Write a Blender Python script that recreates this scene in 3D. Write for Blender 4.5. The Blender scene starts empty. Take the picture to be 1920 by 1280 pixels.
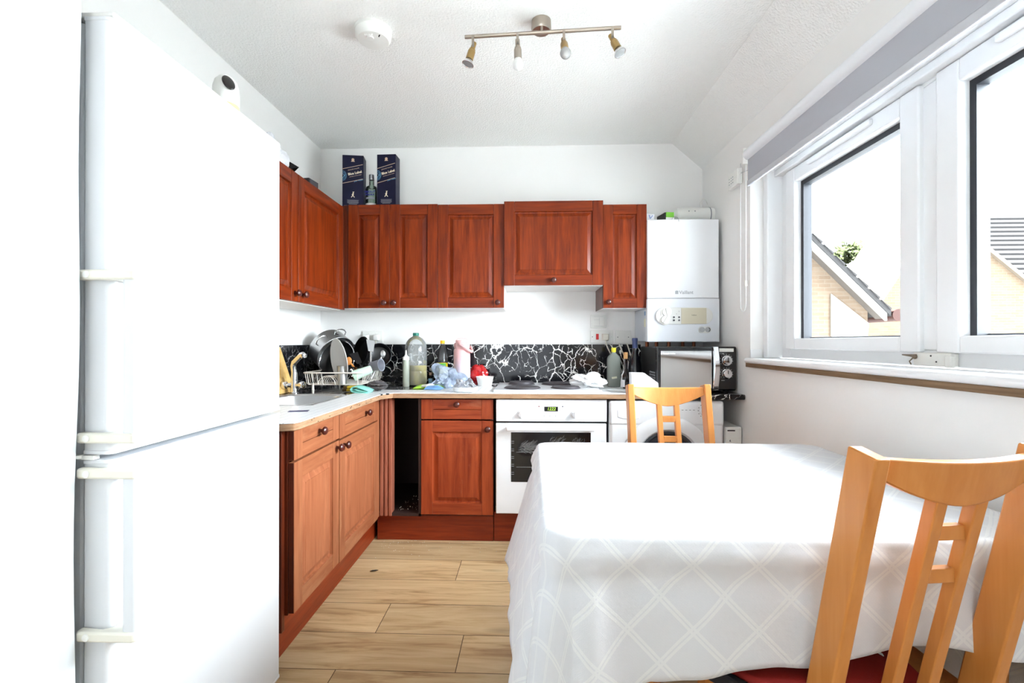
import bpy, bmesh, math, random
from mathutils import Vector, Matrix

random.seed(7)
SC = bpy.context.scene
COL = SC.collection

# ---------------------------------------------------------------- camera, sky, exposure
cam_data = bpy.data.cameras.new('camera')
cam_data.lens = 16.6875
cam_data.sensor_width = 36
cam_data.clip_start = 0.02
cam = bpy.data.objects.new('camera', cam_data)
cam.location = (0, 0, 1.11)
cam.rotation_euler = (math.radians(90.13), 0, math.atan(34 / 890))
COL.objects.link(cam)
SC.camera = cam
SC.view_settings.view_transform = 'Standard'
SC.view_settings.look = 'None'
SC.view_settings.gamma = 1
SC.view_settings.use_curve_mapping = False
SC.view_settings.exposure = 2.5

world = bpy.data.worlds.new('overcast_sky')
SC.world = world
world.use_nodes = True
wn = world.node_tree.nodes
wl = world.node_tree.links
bg = wn['Background']
bg.inputs['Strength'].default_value = 1.0
tc = wn.new('ShaderNodeTexCoord')
sx = wn.new('ShaderNodeSeparateXYZ')
wl.new(tc.outputs['Generated'], sx.inputs[0])
# overcast sky, brightest on the window side; added glow below the horizon behind the camera lifts the ceiling
def wmath(op, a_, b_=0.0):
    q = wn.new('ShaderNodeMath'); q.operation = op
    for i, v in enumerate((a_, b_)):
        if isinstance(v, (int, float)): q.inputs[i].default_value = v
        else: wl.new(v, q.inputs[i])
    return q.outputs[0]
def wrange(v, a0, a1, b0, b1):
    q = wn.new('ShaderNodeMapRange'); q.interpolation_type = 'SMOOTHSTEP'
    for k_, x_ in (('From Min', a0), ('From Max', a1), ('To Min', b0), ('To Max', b1)): q.inputs[k_].default_value = x_
    wl.new(v, q.inputs['Value']); return q.outputs[0]
east = wrange(sx.outputs['X'], 0.45, 0.80, 0.34, 10.0)
low = wmath('MULTIPLY', wrange(sx.outputs['Z'], 0.0, -0.25, 0.0, 1.0), wrange(sx.outputs['Y'], 0.1, -0.5, 0.0, 0.9))
tot = wmath('ADD', east, low)
vm = wn.new('ShaderNodeVectorMath'); vm.operation = 'SCALE'
vm.inputs[0].default_value = (0.90, 0.97, 1.04)
wl.new(tot, vm.inputs['Scale'])
wl.new(vm.outputs[0], bg.inputs['Color'])

def portal(name, loc, rot, sx_, sy_):
    l = bpy.data.lights.new(name, 'AREA')
    l.shape = 'RECTANGLE'; l.size = sx_; l.size_y = sy_
    l.cycles.is_portal = True
    o = bpy.data.objects.new(name, l)
    o.location = loc; o.rotation_euler = rot
    COL.objects.link(o)
portal('window_daylight', (1.42, 1.56, 1.56), (0, math.radians(90), 0), 1.1, 1.96)
portal('rear_fill_portal', (-0.15, -3.15, 1.02), (math.radians(90), 0, 0), 1.35, 2.1)  # unseen opening added behind the camera for fill light

sun_d = bpy.data.lights.new('sun', 'SUN'); sun_d.energy = 14; sun_d.angle = math.radians(3); sun_d.color = (0.93, 0.98, 1.0)
sun = bpy.data.objects.new('sun', sun_d); COL.objects.link(sun)     # added lamp from over the roof: lights the ground, whose bounce lifts the ceiling
sun.rotation_euler = Vector((0.55, -0.04, -0.82)).to_track_quat('-Z', 'Y').to_euler()

# ---------------------------------------------------------------- materials
def S(r, g, b):
    f = lambda c: (c / 255 / 12.92) if c / 255 <= 0.04045 else ((c / 255 + 0.055) / 1.055) ** 2.4
    return (f(r), f(g), f(b), 1)

MATS = {}
def mat(name, rgb, rough=0.5, metal=0.0, coat=0.0, bump=None, emit=None, spec=0.5):
    if name in MATS: return MATS[name]
    m = bpy.data.materials.new(name); m.use_nodes = True
    b = m.node_tree.nodes['Principled BSDF']
    b.inputs['Base Color'].default_value = S(*rgb)
    b.inputs['Roughness'].default_value = rough
    b.inputs['Metallic'].default_value = metal
    b.inputs['Coat Weight'].default_value = coat
    b.inputs['Specular IOR Level'].default_value = spec
    if emit:
        b.inputs['Emission Color'].default_value = S(*emit[:3]); b.inputs['Emission Strength'].default_value = emit[3]
    if bump:
        n = m.node_tree.nodes; l = m.node_tree.links
        t = n.new('ShaderNodeTexCoord'); nz = n.new('ShaderNodeTexNoise'); bp = n.new('ShaderNodeBump')
        nz.inputs['Scale'].default_value = bump[0]; nz.inputs['Detail'].default_value = 4
        bp.inputs['Strength'].default_value = bump[1]; bp.inputs['Distance'].default_value = bump[2]
        l.new(t.outputs['Object'], nz.inputs['Vector']); l.new(nz.outputs[0], bp.inputs['Height'])
        l.new(bp.outputs[0], b.inputs['Normal'])
    MATS[name] = m
    return m

def wood(name, dark, light, stretch, rough=0.35, coat=0.2, wear=None, scale=1.0, contrast=(0.3, 0.75)):
    m = bpy.data.materials.new(name); m.use_nodes = True
    n = m.node_tree.nodes; l = m.node_tree.links
    b = n['Principled BSDF']
    t = n.new('ShaderNodeTexCoord'); mp = n.new('ShaderNodeMapping')
    mp.inputs['Scale'].default_value = stretch
    l.new(t.outputs['Object'], mp.inputs['Vector'])
    n1 = n.new('ShaderNodeTexNoise'); n1.inputs['Scale'].default_value = 3.0 * scale; n1.inputs['Detail'].default_value = 5
    n1.inputs['Distortion'].default_value = 0.6
    n2 = n.new('ShaderNodeTexNoise'); n2.inputs['Scale'].default_value = 18 * scale; n2.inputs['Detail'].default_value = 3
    l.new(mp.outputs[0], n1.inputs['Vector']); l.new(mp.outputs[0], n2.inputs['Vector'])
    mx = n.new('ShaderNodeMix'); mx.data_type = 'FLOAT'; mx.inputs[0].default_value = 0.22
    l.new(n1.outputs[0], mx.inputs[2]); l.new(n2.outputs[0], mx.inputs[3])
    cr = n.new('ShaderNodeValToRGB')
    cr.color_ramp.elements[0].position = contrast[0]; cr.color_ramp.elements[0].color = S(*dark)
    cr.color_ramp.elements[1].position = contrast[1]; cr.color_ramp.elements[1].color = S(*light)
    l.new(mx.outputs[0], cr.inputs[0])
    out = cr.outputs[0]
    if wear:
        nw = n.new('ShaderNodeTexNoise'); nw.inputs['Scale'].default_value = 7; nw.inputs['Detail'].default_value = 8
        nw.inputs['Roughness'].default_value = 0.7
        mw_ = n.new('ShaderNodeMapping'); mw_.inputs['Scale'].default_value = tuple(0.35 + 0.055 * q for q in stretch)
        l.new(t.outputs['Object'], mw_.inputs['Vector']); l.new(mw_.outputs[0], nw.inputs['Vector'])
        r2 = n.new('ShaderNodeValToRGB'); r2.color_ramp.elements[0].position = wear[3]; r2.color_ramp.elements[1].position = wear[3] + 0.32; r2.color_ramp.elements[1].color = (0.75, 0.75, 0.75, 1)
        l.new(nw.outputs[0], r2.inputs[0])
        m2 = n.new('ShaderNodeMix'); m2.data_type = 'RGBA'
        l.new(r2.outputs[0], m2.inputs[0]); l.new(out, m2.inputs[6]); m2.inputs[7].default_value = S(*wear[:3])
        out = m2.outputs[2]
    l.new(out, b.inputs['Base Color'])
    b.inputs['Roughness'].default_value = rough; b.inputs['Coat Weight'].default_value = coat
    b.inputs['Coat Roughness'].default_value = 0.2; b.inputs['Specular IOR Level'].default_value = 0.2
    bp = n.new('ShaderNodeBump'); bp.inputs['Strength'].default_value = 0.12; bp.inputs['Distance'].default_value = 0.001
    l.new(n2.outputs[0], bp.inputs['Height']); l.new(bp.outputs[0], b.inputs['Normal'])
    MATS[name] = m
    return m

def glass(name, tint, gloss=0.12, rough=0.02, opacity=0.0, body=(255, 255, 255)):
    """clear pane or bottle wall: see-through with a Fresnel sheen and, for cloudy plastic, some body colour"""
    m = bpy.data.materials.new(name); m.use_nodes = True
    n = m.node_tree.nodes; l = m.node_tree.links
    n.remove(n['Principled BSDF'])
    tr = n.new('ShaderNodeBsdfTransparent'); tr.inputs[0].default_value = S(*tint)
    gl = n.new('ShaderNodeBsdfGlossy'); gl.inputs['Roughness'].default_value = rough
    lw = n.new('ShaderNodeLayerWeight'); lw.inputs[0].default_value = gloss
    mx = n.new('ShaderNodeMixShader')
    l.new(lw.outputs['Fresnel'], mx.inputs[0])
    src = tr.outputs[0]
    if opacity:
        df = n.new('ShaderNodeBsdfDiffuse'); df.inputs[0].default_value = S(*body)
        m2 = n.new('ShaderNodeMixShader'); m2.inputs[0].default_value = opacity
        l.new(tr.outputs[0], m2.inputs[1]); l.new(df.outputs[0], m2.inputs[2]); src = m2.outputs[0]
    l.new(src, mx.inputs[1]); l.new(gl.outputs[0], mx.inputs[2])
    l.new(mx.outputs[0], n['Material Output'].inputs[0])
    MATS[name] = m
    return m

def marble(name, base, vein, scale=7.0, rough=0.12, thick=0.02):
    m = bpy.data.materials.new(name); m.use_nodes = True
    n = m.node_tree.nodes; l = m.node_tree.links; b = n['Principled BSDF']
    t = n.new('ShaderNodeTexCoord')
    nz = n.new('ShaderNodeTexNoise'); nz.inputs['Scale'].default_value = 9; nz.inputs['Detail'].default_value = 5
    nz.inputs['Roughness'].default_value = 0.6
    l.new(t.outputs['Object'], nz.inputs['Vector'])
    sub = n.new('ShaderNodeVectorMath'); sub.operation = 'SUBTRACT'; sub.inputs[1].default_value = (0.5, 0.5, 0.5)
    l.new(nz.outputs['Color'], sub.inputs[0])
    sc = n.new('ShaderNodeVectorMath'); sc.operation = 'SCALE'; sc.inputs['Scale'].default_value = 0.085
    l.new(sub.outputs[0], sc.inputs[0])
    ad = n.new('ShaderNodeVectorMath'); ad.operation = 'ADD'
    l.new(t.outputs['Object'], ad.inputs[0]); l.new(sc.outputs[0], ad.inputs[1])
    rots = ((0.3, 0.5, 0.2, scale, thick), (0.9, 0.2, 1.1, scale * 1.9, thick * 1.3), (0.2, 1.2, 0.4, scale * 1.35, thick * 0.9))
    prev = None
    for k, (rx, ry, rz, s_, th) in enumerate(rots):
        mp = n.new('ShaderNodeMapping'); mp.inputs['Rotation'].default_value = (rx, ry, rz); mp.inputs['Scale'].default_value = (1.0, 1.0, 0.7)
        l.new(ad.outputs[0], mp.inputs['Vector'])
        v = n.new('ShaderNodeTexVoronoi'); v.feature = 'DISTANCE_TO_EDGE'; v.inputs['Scale'].default_value = s_
        l.new(mp.outputs[0], v.inputs['Vector'])
        n3 = n.new('ShaderNodeTexNoise'); n3.inputs['Scale'].default_value = 9 + 5 * k; n3.inputs['Detail'].default_value = 3
        l.new(t.outputs['Object'], n3.inputs['Vector'])
        mrr = n.new('ShaderNodeMapRange'); mrr.inputs['From Min'].default_value = 0.36 + 0.12 * min(k, 1); mrr.inputs['From Max'].default_value = 0.72
        mrr.inputs['To Min'].default_value = 0.0; mrr.inputs['To Max'].default_value = th * 1.9
        l.new(n3.outputs[0], mrr.inputs['Value'])
        lt = n.new('ShaderNodeMath'); lt.operation = 'LESS_THAN'
        l.new(v.outputs['Distance'], lt.inputs[0]); l.new(mrr.outputs[0], lt.inputs[1])
        if prev is None: prev = lt.outputs[0]
        else:
            mxm = n.new('ShaderNodeMath'); mxm.operation = 'MAXIMUM'
            l.new(prev, mxm.inputs[0]); l.new(lt.outputs[0], mxm.inputs[1]); prev = mxm.outputs[0]
    # faint grey clouding in the black
    cl = n.new('ShaderNodeTexNoise'); cl.inputs['Scale'].default_value = 5; cl.inputs['Detail'].default_value = 5
    l.new(t.outputs['Object'], cl.inputs['Vector'])
    cr = n.new('ShaderNodeValToRGB'); cr.color_ramp.elements[0].position = 0.4; cr.color_ramp.elements[0].color = S(*base)
    cr.color_ramp.elements[1].position = 0.75; cr.color_ramp.elements[1].color = S(*[min(255, c + 26) for c in base])
    l.new(cl.outputs[0], cr.inputs[0])
    mx = n.new('ShaderNodeMix'); mx.data_type = 'RGBA'
    l.new(prev, mx.inputs[0]); l.new(cr.outputs[0], mx.inputs[6]); mx.inputs[7].default_value = S(*vein)
    l.new(mx.outputs[2], b.inputs['Base Color'])
    b.inputs['Roughness'].default_value = rough
    MATS[name] = m
    return m

def tile(name, col, line, size, width=0.06, rough=0.3):
    m = bpy.data.materials.new(name); m.use_nodes = True
    n = m.node_tree.nodes; l = m.node_tree.links; b = n['Principled BSDF']
    t = n.new('ShaderNodeTexCoord')
    br = n.new('ShaderNodeTexBrick'); br.offset = 0
    br.inputs['Color1'].default_value = S(*col); br.inputs['Color2'].default_value = S(*[c - 4 for c in col]); br.inputs['Mortar'].default_value = S(*line)
    br.inputs['Scale'].default_value = 1 / size; br.inputs['Brick Width'].default_value = 1; br.inputs['Row Height'].default_value = 1
    br.inputs['Mortar Size'].default_value = width
    l.new(t.outputs['Object'], br.inputs['Vector']); l.new(br.outputs[0], b.inputs['Base Color'])
    b.inputs['Roughness'].default_value = rough
    MATS[name] = m
    return m

def brick(name, c1, c2, mortar):
    m = bpy.data.materials.new(name); m.use_nodes = True
    n = m.node_tree.nodes; l = m.node_tree.links; b = n['Principled BSDF']
    t = n.new('ShaderNodeTexCoord'); mp = n.new('ShaderNodeMapping'); mp.inputs['Rotation'].default_value = (math.radians(90), 0, 0)
    l.new(t.outputs['Object'], mp.inputs['Vector'])
    br = n.new('ShaderNodeTexBrick')
    br.inputs['Color1'].default_value = S(*c1); br.inputs['Color2'].default_value = S(*c2); br.inputs['Mortar'].default_value = S(*mortar)
    br.inputs['Scale'].default_value = 4.4; br.inputs['Row Height'].default_value = 0.33; br.inputs['Brick Width'].default_value = 1.0
    l.new(mp.outputs[0], br.inputs['Vector']); l.new(br.outputs[0], b.inputs['Base Color'])
    b.inputs['Roughness'].default_value = 0.9; b.inputs['Specular IOR Level'].default_value = 0.1
    MATS[name] = m
    return m

WALL = mat('painted_wall', (243, 241, 238), 0.7, bump=(60, 0.15, 0.002))
PIER = mat('dimmed_pier_paint', (208, 211, 212), 0.7, bump=(60, 0.15, 0.002))  # wall paint darkened here to hold back bright light beside the fridge
ENAMEL = mat('fridge_enamel', (224, 226, 229), 0.32)
CEIL = mat('stippled_ceiling', (245, 244, 241), 0.8, bump=(110, 0.65, 0.007))
WHITE = mat('white_enamel', (240, 241, 243), 0.22, coat=0.3)
WPLASTIC = mat('white_plastic', (236, 235, 230), 0.4)
CREAM = mat('cream_plastic', (232, 228, 214), 0.45)
UPVC = mat('white_upvc', (238, 238, 238), 0.3)
MELAMINE = mat('white_melamine', (235, 230, 226), 0.45)
CH_V = wood('cherry_upright', (84, 22, 4), (150, 58, 13), (14, 14, 1.0), 0.38, 0.14)
CH_H = wood('cherry_across', (84, 22, 4), (148, 56, 13), (1.0, 1.0, 14), 0.38, 0.14)
CH_D = wood('dark_cherry', (62, 22, 10), (104, 42, 20), (12, 12, 1.0))
CHB_V = wood('base_cherry_upright', (124, 44, 18), (178, 80, 40), (14, 14, 1.0), 0.45, 0.1, wear=(190, 128, 92, 0.60))
CHB_H = wood('base_cherry_across', (120, 42, 18), (174, 78, 40), (1.0, 1.0, 14), 0.45, 0.1, wear=(190, 128, 92, 0.58))
CHW_V = wood('faded_cherry_upright', (136, 76, 48), (176, 112, 76), (14, 14, 1.0), 0.5, 0.05, wear=(190, 142, 104, 0.52))
CHW_H = wood('faded_cherry_across', (134, 74, 46), (174, 110, 74), (1.0, 1.0, 14), 0.5, 0.05, wear=(190, 142, 104, 0.50))
PLINTH = wood('red_plinth_wood', (110, 34, 12), (156, 60, 26), (1.0, 1.0, 14), 0.4)
KNOB = mat('dark_brown_knob', (76, 28, 20), 0.34, coat=0.15)
CHW_P = wood('faded_cherry_panel', (140, 78, 48), (184, 116, 80), (14, 14, 1.0), 0.5, 0.05, wear=(186, 130, 94, 0.58))
POST = wood('worn_post_wood', (136, 68, 48), (178, 112, 88), (14, 14, 1.0), 0.5, 0.05)
EDGE = wood('bare_worktop_edge', (146, 108, 78), (190, 156, 124), (4, 4, 30), 0.7, 0.0, wear=(110, 78, 56, 0.62))
RAWWOOD = wood('bare_sill_wood', (96, 74, 54), (150, 122, 94), (30, 1, 30), 0.8, 0.0)
BEECH = wood('beech', (190, 116, 54), (212, 144, 78), (10, 10, 0.8), 0.4, 0.15, contrast=(0.2, 0.8))
MARBLE = marble('black_marble_laminate', (12, 12, 17), (236, 234, 230), 8.5, 0.12, 0.0145)
MARBLE_D = marble('dimmed_marble_laminate', (10, 10, 14), (150, 150, 152), 8.5, 0.14, 0.006)  # same laminate, veins dimmed in colour for how this wall catches light
TILE = tile('white_tile_vinyl', (244, 244, 243), (190, 194, 200), 0.034, 0.035)
STEEL = mat('brushed_steel', (200, 200, 200), 0.36, 1.0)
CHROME = mat('chrome', (222, 222, 224), 0.1, 1.0)
NICKEL = mat('satin_nickel', (176, 166, 154), 0.3, 1.0)
BRASS = mat('aged_brass', (168, 140, 92), 0.3, 1.0)
BLACK = mat('black_gloss', (14, 14, 16), 0.12, coat=0.4)
BLACKM = mat('black_matt', (20, 20, 22), 0.5)
PANBLK = mat('black_nonstick', (18, 18, 20), 0.3)
GREYP = mat('grey_plastic', (150, 152, 156), 0.45)
DARKGREY = mat('dark_grey', (70, 72, 78), 0.4)
GREYM = mat('grey_mark', (178, 180, 182), 0.6)
INK = mat('black_ink', (24, 24, 26), 0.6)
PANE = glass('window_pane', (252, 254, 254), 0.06)
CLEAR = glass('clear_glass', (246, 248, 248), 0.35)
CLEARB = glass('clear_bulb_glass', (250, 248, 244), 0.3, 0.05, 0.3)
PLASTICB = glass('clear_plastic', (236, 238, 238), 0.3, 0.12, 0.2, (236, 238, 238))
SLEEVE = mat('red_seat_fabric', (150, 28, 18), 0.8, bump=(300, 0.3, 0.002))

# ---------------------------------------------------------------- mesh helpers
class MB:
    def __init__(s):
        s.v = []; s.f = []; s.mi = []; s.cur = 0
    def _add(s, vs, fs):
        o = len(s.v); s.v += [tuple(map(float, p)) for p in vs]
        s.f += [tuple(i + o for i in q) for q in fs]; s.mi += [s.cur] * len(fs)
        return s
    def m(s, i): s.cur = i; return s
    def box(s, x0, x1, y0, y1, z0, z1, fn=None):
        vs = [(x, y, z) for z in (z0, z1) for y in (y0, y1) for x in (x0, x1)]
        if fn: vs = [fn(*p) for p in vs]
        return s._add(vs, [(0, 2, 3, 1), (4, 5, 7, 6), (0, 1, 5, 4), (2, 6, 7, 3), (0, 4, 6, 2), (1, 3, 7, 5)])
    def hexa(s, bot, top):
        n = len(bot)
        return s._add(list(bot) + list(top), [tuple(range(n))[::-1], tuple(range(n, 2 * n))] + [(i, (i + 1) % n, n + (i + 1) % n, n + i) for i in range(n)])
    def prism(s, poly, a, b, axis='z'):
        def P(p, h):
            return {'z': (p[0], p[1], h), 'y': (p[0], h, p[1]), 'x': (h, p[0], p[1])}[axis]
        return s.hexa([P(p, a) for p in poly], [P(p, b) for p in poly])
    def lathe(s, prof, c=(0, 0, 0), axis=(0, 0, 1), seg=28, close=True, sq=None):
        ax = Vector(axis).normalized()
        q = Vector((0, 0, 1)).rotation_difference(ax).to_matrix()
        c = Vector(c); vs = []; fs = []
        for r, h in prof:
            for k in range(seg):
                t = 2 * math.pi * k / seg
                x, y = math.cos(t), math.sin(t)
                if sq:
                    e = 2 / sq
                    x = math.copysign(abs(x) ** e, x); y = math.copysign(abs(y) ** e, y)
                vs.append(c + q @ Vector((r * x, r * y, h)))
        n = len(prof)
        for i in range(n - 1):
            for k in range(seg):
                k2 = (k + 1) % seg
                fs.append((i * seg + k, i * seg + k2, (i + 1) * seg + k2, (i + 1) * seg + k))
        if close:
            if prof[0][0] > 1e-6: fs.append(tuple(range(seg))[::-1])
            if prof[-1][0] > 1e-6: fs.append(tuple((n - 1) * seg + k for k in range(seg)))
        return s._add(vs, fs)
    def cyl(s, p0, p1, r, r1=None, seg=20):
        p0 = Vector(p0); p1 = Vector(p1); L = (p1 - p0).length
        return s.lathe([(r, 0), (r if r1 is None else r1, L)], p0, p1 - p0, seg)
    def ball(s, c, r, sx_=1, sy_=1, sz_=1, seg=20, rings=12):
        vs = []; fs = []
        for i in range(rings + 1):
            a = math.pi * i / rings
            for k in range(seg):
                t = 2 * math.pi * k / seg
                vs.append((c[0] + r * sx_ * math.sin(a) * math.cos(t), c[1] + r * sy_ * math.sin(a) * math.sin(t), c[2] + r * sz_ * math.cos(a)))
        for i in range(rings):
            for k in range(seg):
                k2 = (k + 1) % seg
                fs.append((i * seg + k, (i + 1) * seg + k, (i + 1) * seg + k2, i * seg + k2))
        return s._add(vs, fs)
    def tube(s, pts, r, seg=10, closed=False):
        pts = [Vector(p) for p in pts]; n = len(pts); vs = []; fs = []
        up = Vector((0.3, 0.2, 0.93)); prev = None
        for i, p in enumerate(pts):
            if closed: d = pts[(i + 1) % n] - pts[i - 1]
            else: d = pts[min(i + 1, n - 1)] - pts[max(i - 1, 0)]
            d.normalize()
            a = (prev if prev is not None else up)
            a = a - d * a.dot(d)
            if a.length < 1e-4: a = Vector((1, 0, 0)) - d * d.x
            a.normalize(); prev = a.copy(); bb = d.cross(a)
            rr = r[i] if isinstance(r, (list, tuple)) else r
            for k in range(seg):
                t = 2 * math.pi * k / seg
                vs.append(p + a * (rr * math.cos(t)) + bb * (rr * math.sin(t)))
        m_ = n if closed else n - 1
        for i in range(m_):
            j = (i + 1) % n
            for k in range(seg):
                k2 = (k + 1) % seg
                fs.append((i * seg + k, i * seg + k2, j * seg + k2, j * seg + k))
        if not closed:
            fs.append(tuple(range(seg))[::-1]); fs.append(tuple((n - 1) * seg + k for k in range(seg)))
        return s._add(vs, fs)
    def grid(s, fn, nu, nv, closed_u=False):
        vs = [fn(i / (nu if closed_u else nu - 1), j / (nv - 1)) for j in range(nv) for i in range(nu)]
        fs = []
        for j in range(nv - 1):
            for i in range(nu if closed_u else nu - 1):
                i2 = (i + 1) % nu
                fs.append((j * nu + i, j * nu + i2, (j + 1) * nu + i2, (j + 1) * nu + i))
        return s._add(vs, fs)
    def xf(s, M):
        s.v = [tuple(M @ Vector(p)) for p in s.v]; return s
    def build(s, name, mats, parent=None, bevel=0.0, smooth=False, solid=0.0, local=False, seg=2, sub=0, label=None, recalc=True):
        o0 = Vector((0, 0, 0))
        if parent is not None and not local:
            r = parent
            while r.parent: r = r.parent
            o0 = r.location
        me = bpy.data.meshes.new(name)
        me.from_pydata([tuple(Vector(p) - o0) for p in s.v], [], s.f)
        if not isinstance(mats, (list, tuple)): mats = [mats]
        for m_ in mats: me.materials.append(m_)
        me.polygons.foreach_set('material_index', s.mi)
        if recalc:
            b = bmesh.new(); b.from_mesh(me); bmesh.ops.recalc_face_normals(b, faces=b.faces); b.to_mesh(me); b.free()
        ob = bpy.data.objects.new(name, me); COL.objects.link(ob)
        if parent is not None: ob.parent = parent
        if smooth:
            me.polygons.foreach_set('use_smooth', [True] * len(me.polygons))
            me.set_sharp_from_angle(angle=math.radians(38))
        if sub:
            d = ob.modifiers.new('sub', 'SUBSURF'); d.levels = sub; d.render_levels = sub
        if solid:
            d = ob.modifiers.new('thick', 'SOLIDIFY'); d.thickness = solid; d.offset = 0
        if bevel:
            d = ob.modifiers.new('bevel', 'BEVEL'); d.width = bevel; d.segments = seg; d.limit_method = 'ANGLE'; d.angle_limit = math.radians(40)
            if not smooth:
                me.polygons.foreach_set('use_smooth', [True] * len(me.polygons)); me.set_sharp_from_angle(angle=math.radians(60))
        if bevel:
            d = ob.modifiers.new('normals', 'WEIGHTED_NORMAL'); d.keep_sharp = True; d.weight = 80
        if label: ob['label'] = label
        return ob

def thing(name, label, cat, loc=(0, 0, 0), group=None, rz=0.0):
    o = bpy.data.objects.new(name, None); COL.objects.link(o)
    o.empty_display_size = 0.05
    o.location = loc; o.rotation_euler = (0, 0, rz)
    o['label'] = label; o['category'] = cat
    if group: o['group'] = group
    return o
def tag(o, label, cat, group=None):
    o['label'] = label; o['category'] = cat
    if group: o['group'] = group
    return o
def struct(o): o['kind'] = 'structure'; return o

def rot_at(center, rx=0, ry=0, rz=0):
    c = Vector(center)
    return Matrix.Translation(c) @ Matrix.Rotation(rz, 4, 'Z') @ Matrix.Rotation(ry, 4, 'Y') @ Matrix.Rotation(rx, 4, 'X') @ Matrix.Translation(-c)

def lettering(name, txt, size, origin, xdir, ydir, mat_, parent, depth=0.0006, shear=0.0, align='CENTER', bold=0.0):
    cu = bpy.data.curves.new(name, 'FONT'); cu.body = txt; cu.size = size; cu.extrude = depth / 2
    cu.align_x = align; cu.align_y = 'CENTER'; cu.shear = shear; cu.offset = bold; cu.resolution_u = 3
    tmp = bpy.data.objects.new('tmp', cu); COL.objects.link(tmp)
    dg = bpy.context.evaluated_depsgraph_get()
    me = bpy.data.meshes.new_from_object(tmp.evaluated_get(dg))
    bpy.data.objects.remove(tmp); bpy.data.curves.remove(cu)
    r = parent
    while r.parent: r = r.parent
    X = Vector(xdir).normalized(); Y = Vector(ydir).normalized(); Z = X.cross(Y)
    M = Matrix((X, Y, Z)).transposed().to_4x4(); M.translation = Vector(origin) - r.location
    me.transform(M); me.materials.clear(); me.materials.append(mat_); me.name = name
    o = bpy.data.objects.new(name, me); COL.objects.link(o); o.parent = parent
    return o

# ---------------------------------------------------------------- the room
YB = 3.2        # back wall
XL = -1.435     # left wall
XR = 1.145      # right (window) wall
ZC = 2.435      # ceiling
YR = -3.0       # open side behind the camera

def wall_box(name, m, *b):
    mb = MB()
    for q in b: mb.box(*q)
    return struct(mb.build(name, m))

wall_box('wall_back', WALL, (XL - 0.15, XR + 0.25, YB, YB + 0.15, -0.1, 2.6))
wall_box('wall_left', WALL, (XL - 0.15, XL, 0.85, YB, -0.1, 2.6))
# projecting wall beside the fridge, with a slightly uneven plastered corner
mb = MB()
prof = []
for i in range(41):
    z = -0.1 + 2.7 * i / 40
    prof.append((-0.840 - 0.004 * math.sin(z * 3.1) - 0.003 * math.sin(z * 9.0 + 1) + 0.004 * z / 2.4 - 0.004, z))
vs = []
for x, z in prof:
    vs += [(x, YR, z), (x, 0.852, z), (x - 0.015, 0.8555, z), (XL - 0.15, 0.8555, z), (XL - 0.15, YR, z)]
fs = []
for i in range(40):
    for k in range(5):
        k2 = (k + 1) % 5
        fs.append((i * 5 + k, i * 5 + k2, (i + 1) * 5 + k2, (i + 1) * 5 + k))
fs += [(0, 1, 2, 3, 4), tuple(200 + k for k in range(5))]
mb._add(vs, fs)
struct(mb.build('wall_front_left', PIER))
# right wall with the window opening
WY0, WY1, WZ0, WZ1 = 0.60, 2.515, 1.0, 2.06
wall_box('wall_right', WALL,
         (XR, XR + 0.25, YR, YB, -0.1, WZ0), (XR, XR + 0.25, YR, YB, WZ1, 2.6),
         (XR, XR + 0.25, WY1, YB, WZ0, WZ1), (XR, XR + 0.25, YR, WY0, WZ0, WZ1))
wall_box('wall_front', WALL, (-0.95, -0.80, YR - 0.12, YR, -0.1, 2.6), (0.50, XR + 0.25, YR - 0.12, YR, -0.1, 2.6), (-0.80, 0.50, YR - 0.12, YR, 2.05, 2.6))  # unseen rear wall; its opening is sized to set the fill light
# ceiling with the sloped strip above the window wall
mb = MB()
mb.hexa([(XL - 0.1, YR, ZC), (0.945, YR, ZC), (XR + 0.2, YR, 2.085), (XR + 0.2, YR, 2.62), (XL - 0.1, YR, 2.62)][::-1],
        [(XL - 0.1, YB + 0.1, ZC), (0.945, YB + 0.1, ZC), (XR + 0.2, YB + 0.1, 2.085), (XR + 0.2, YB + 0.1, 2.62), (XL - 0.1, YB + 0.1, 2.62)][::-1])
struct(mb.build('ceiling', CEIL))

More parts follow.
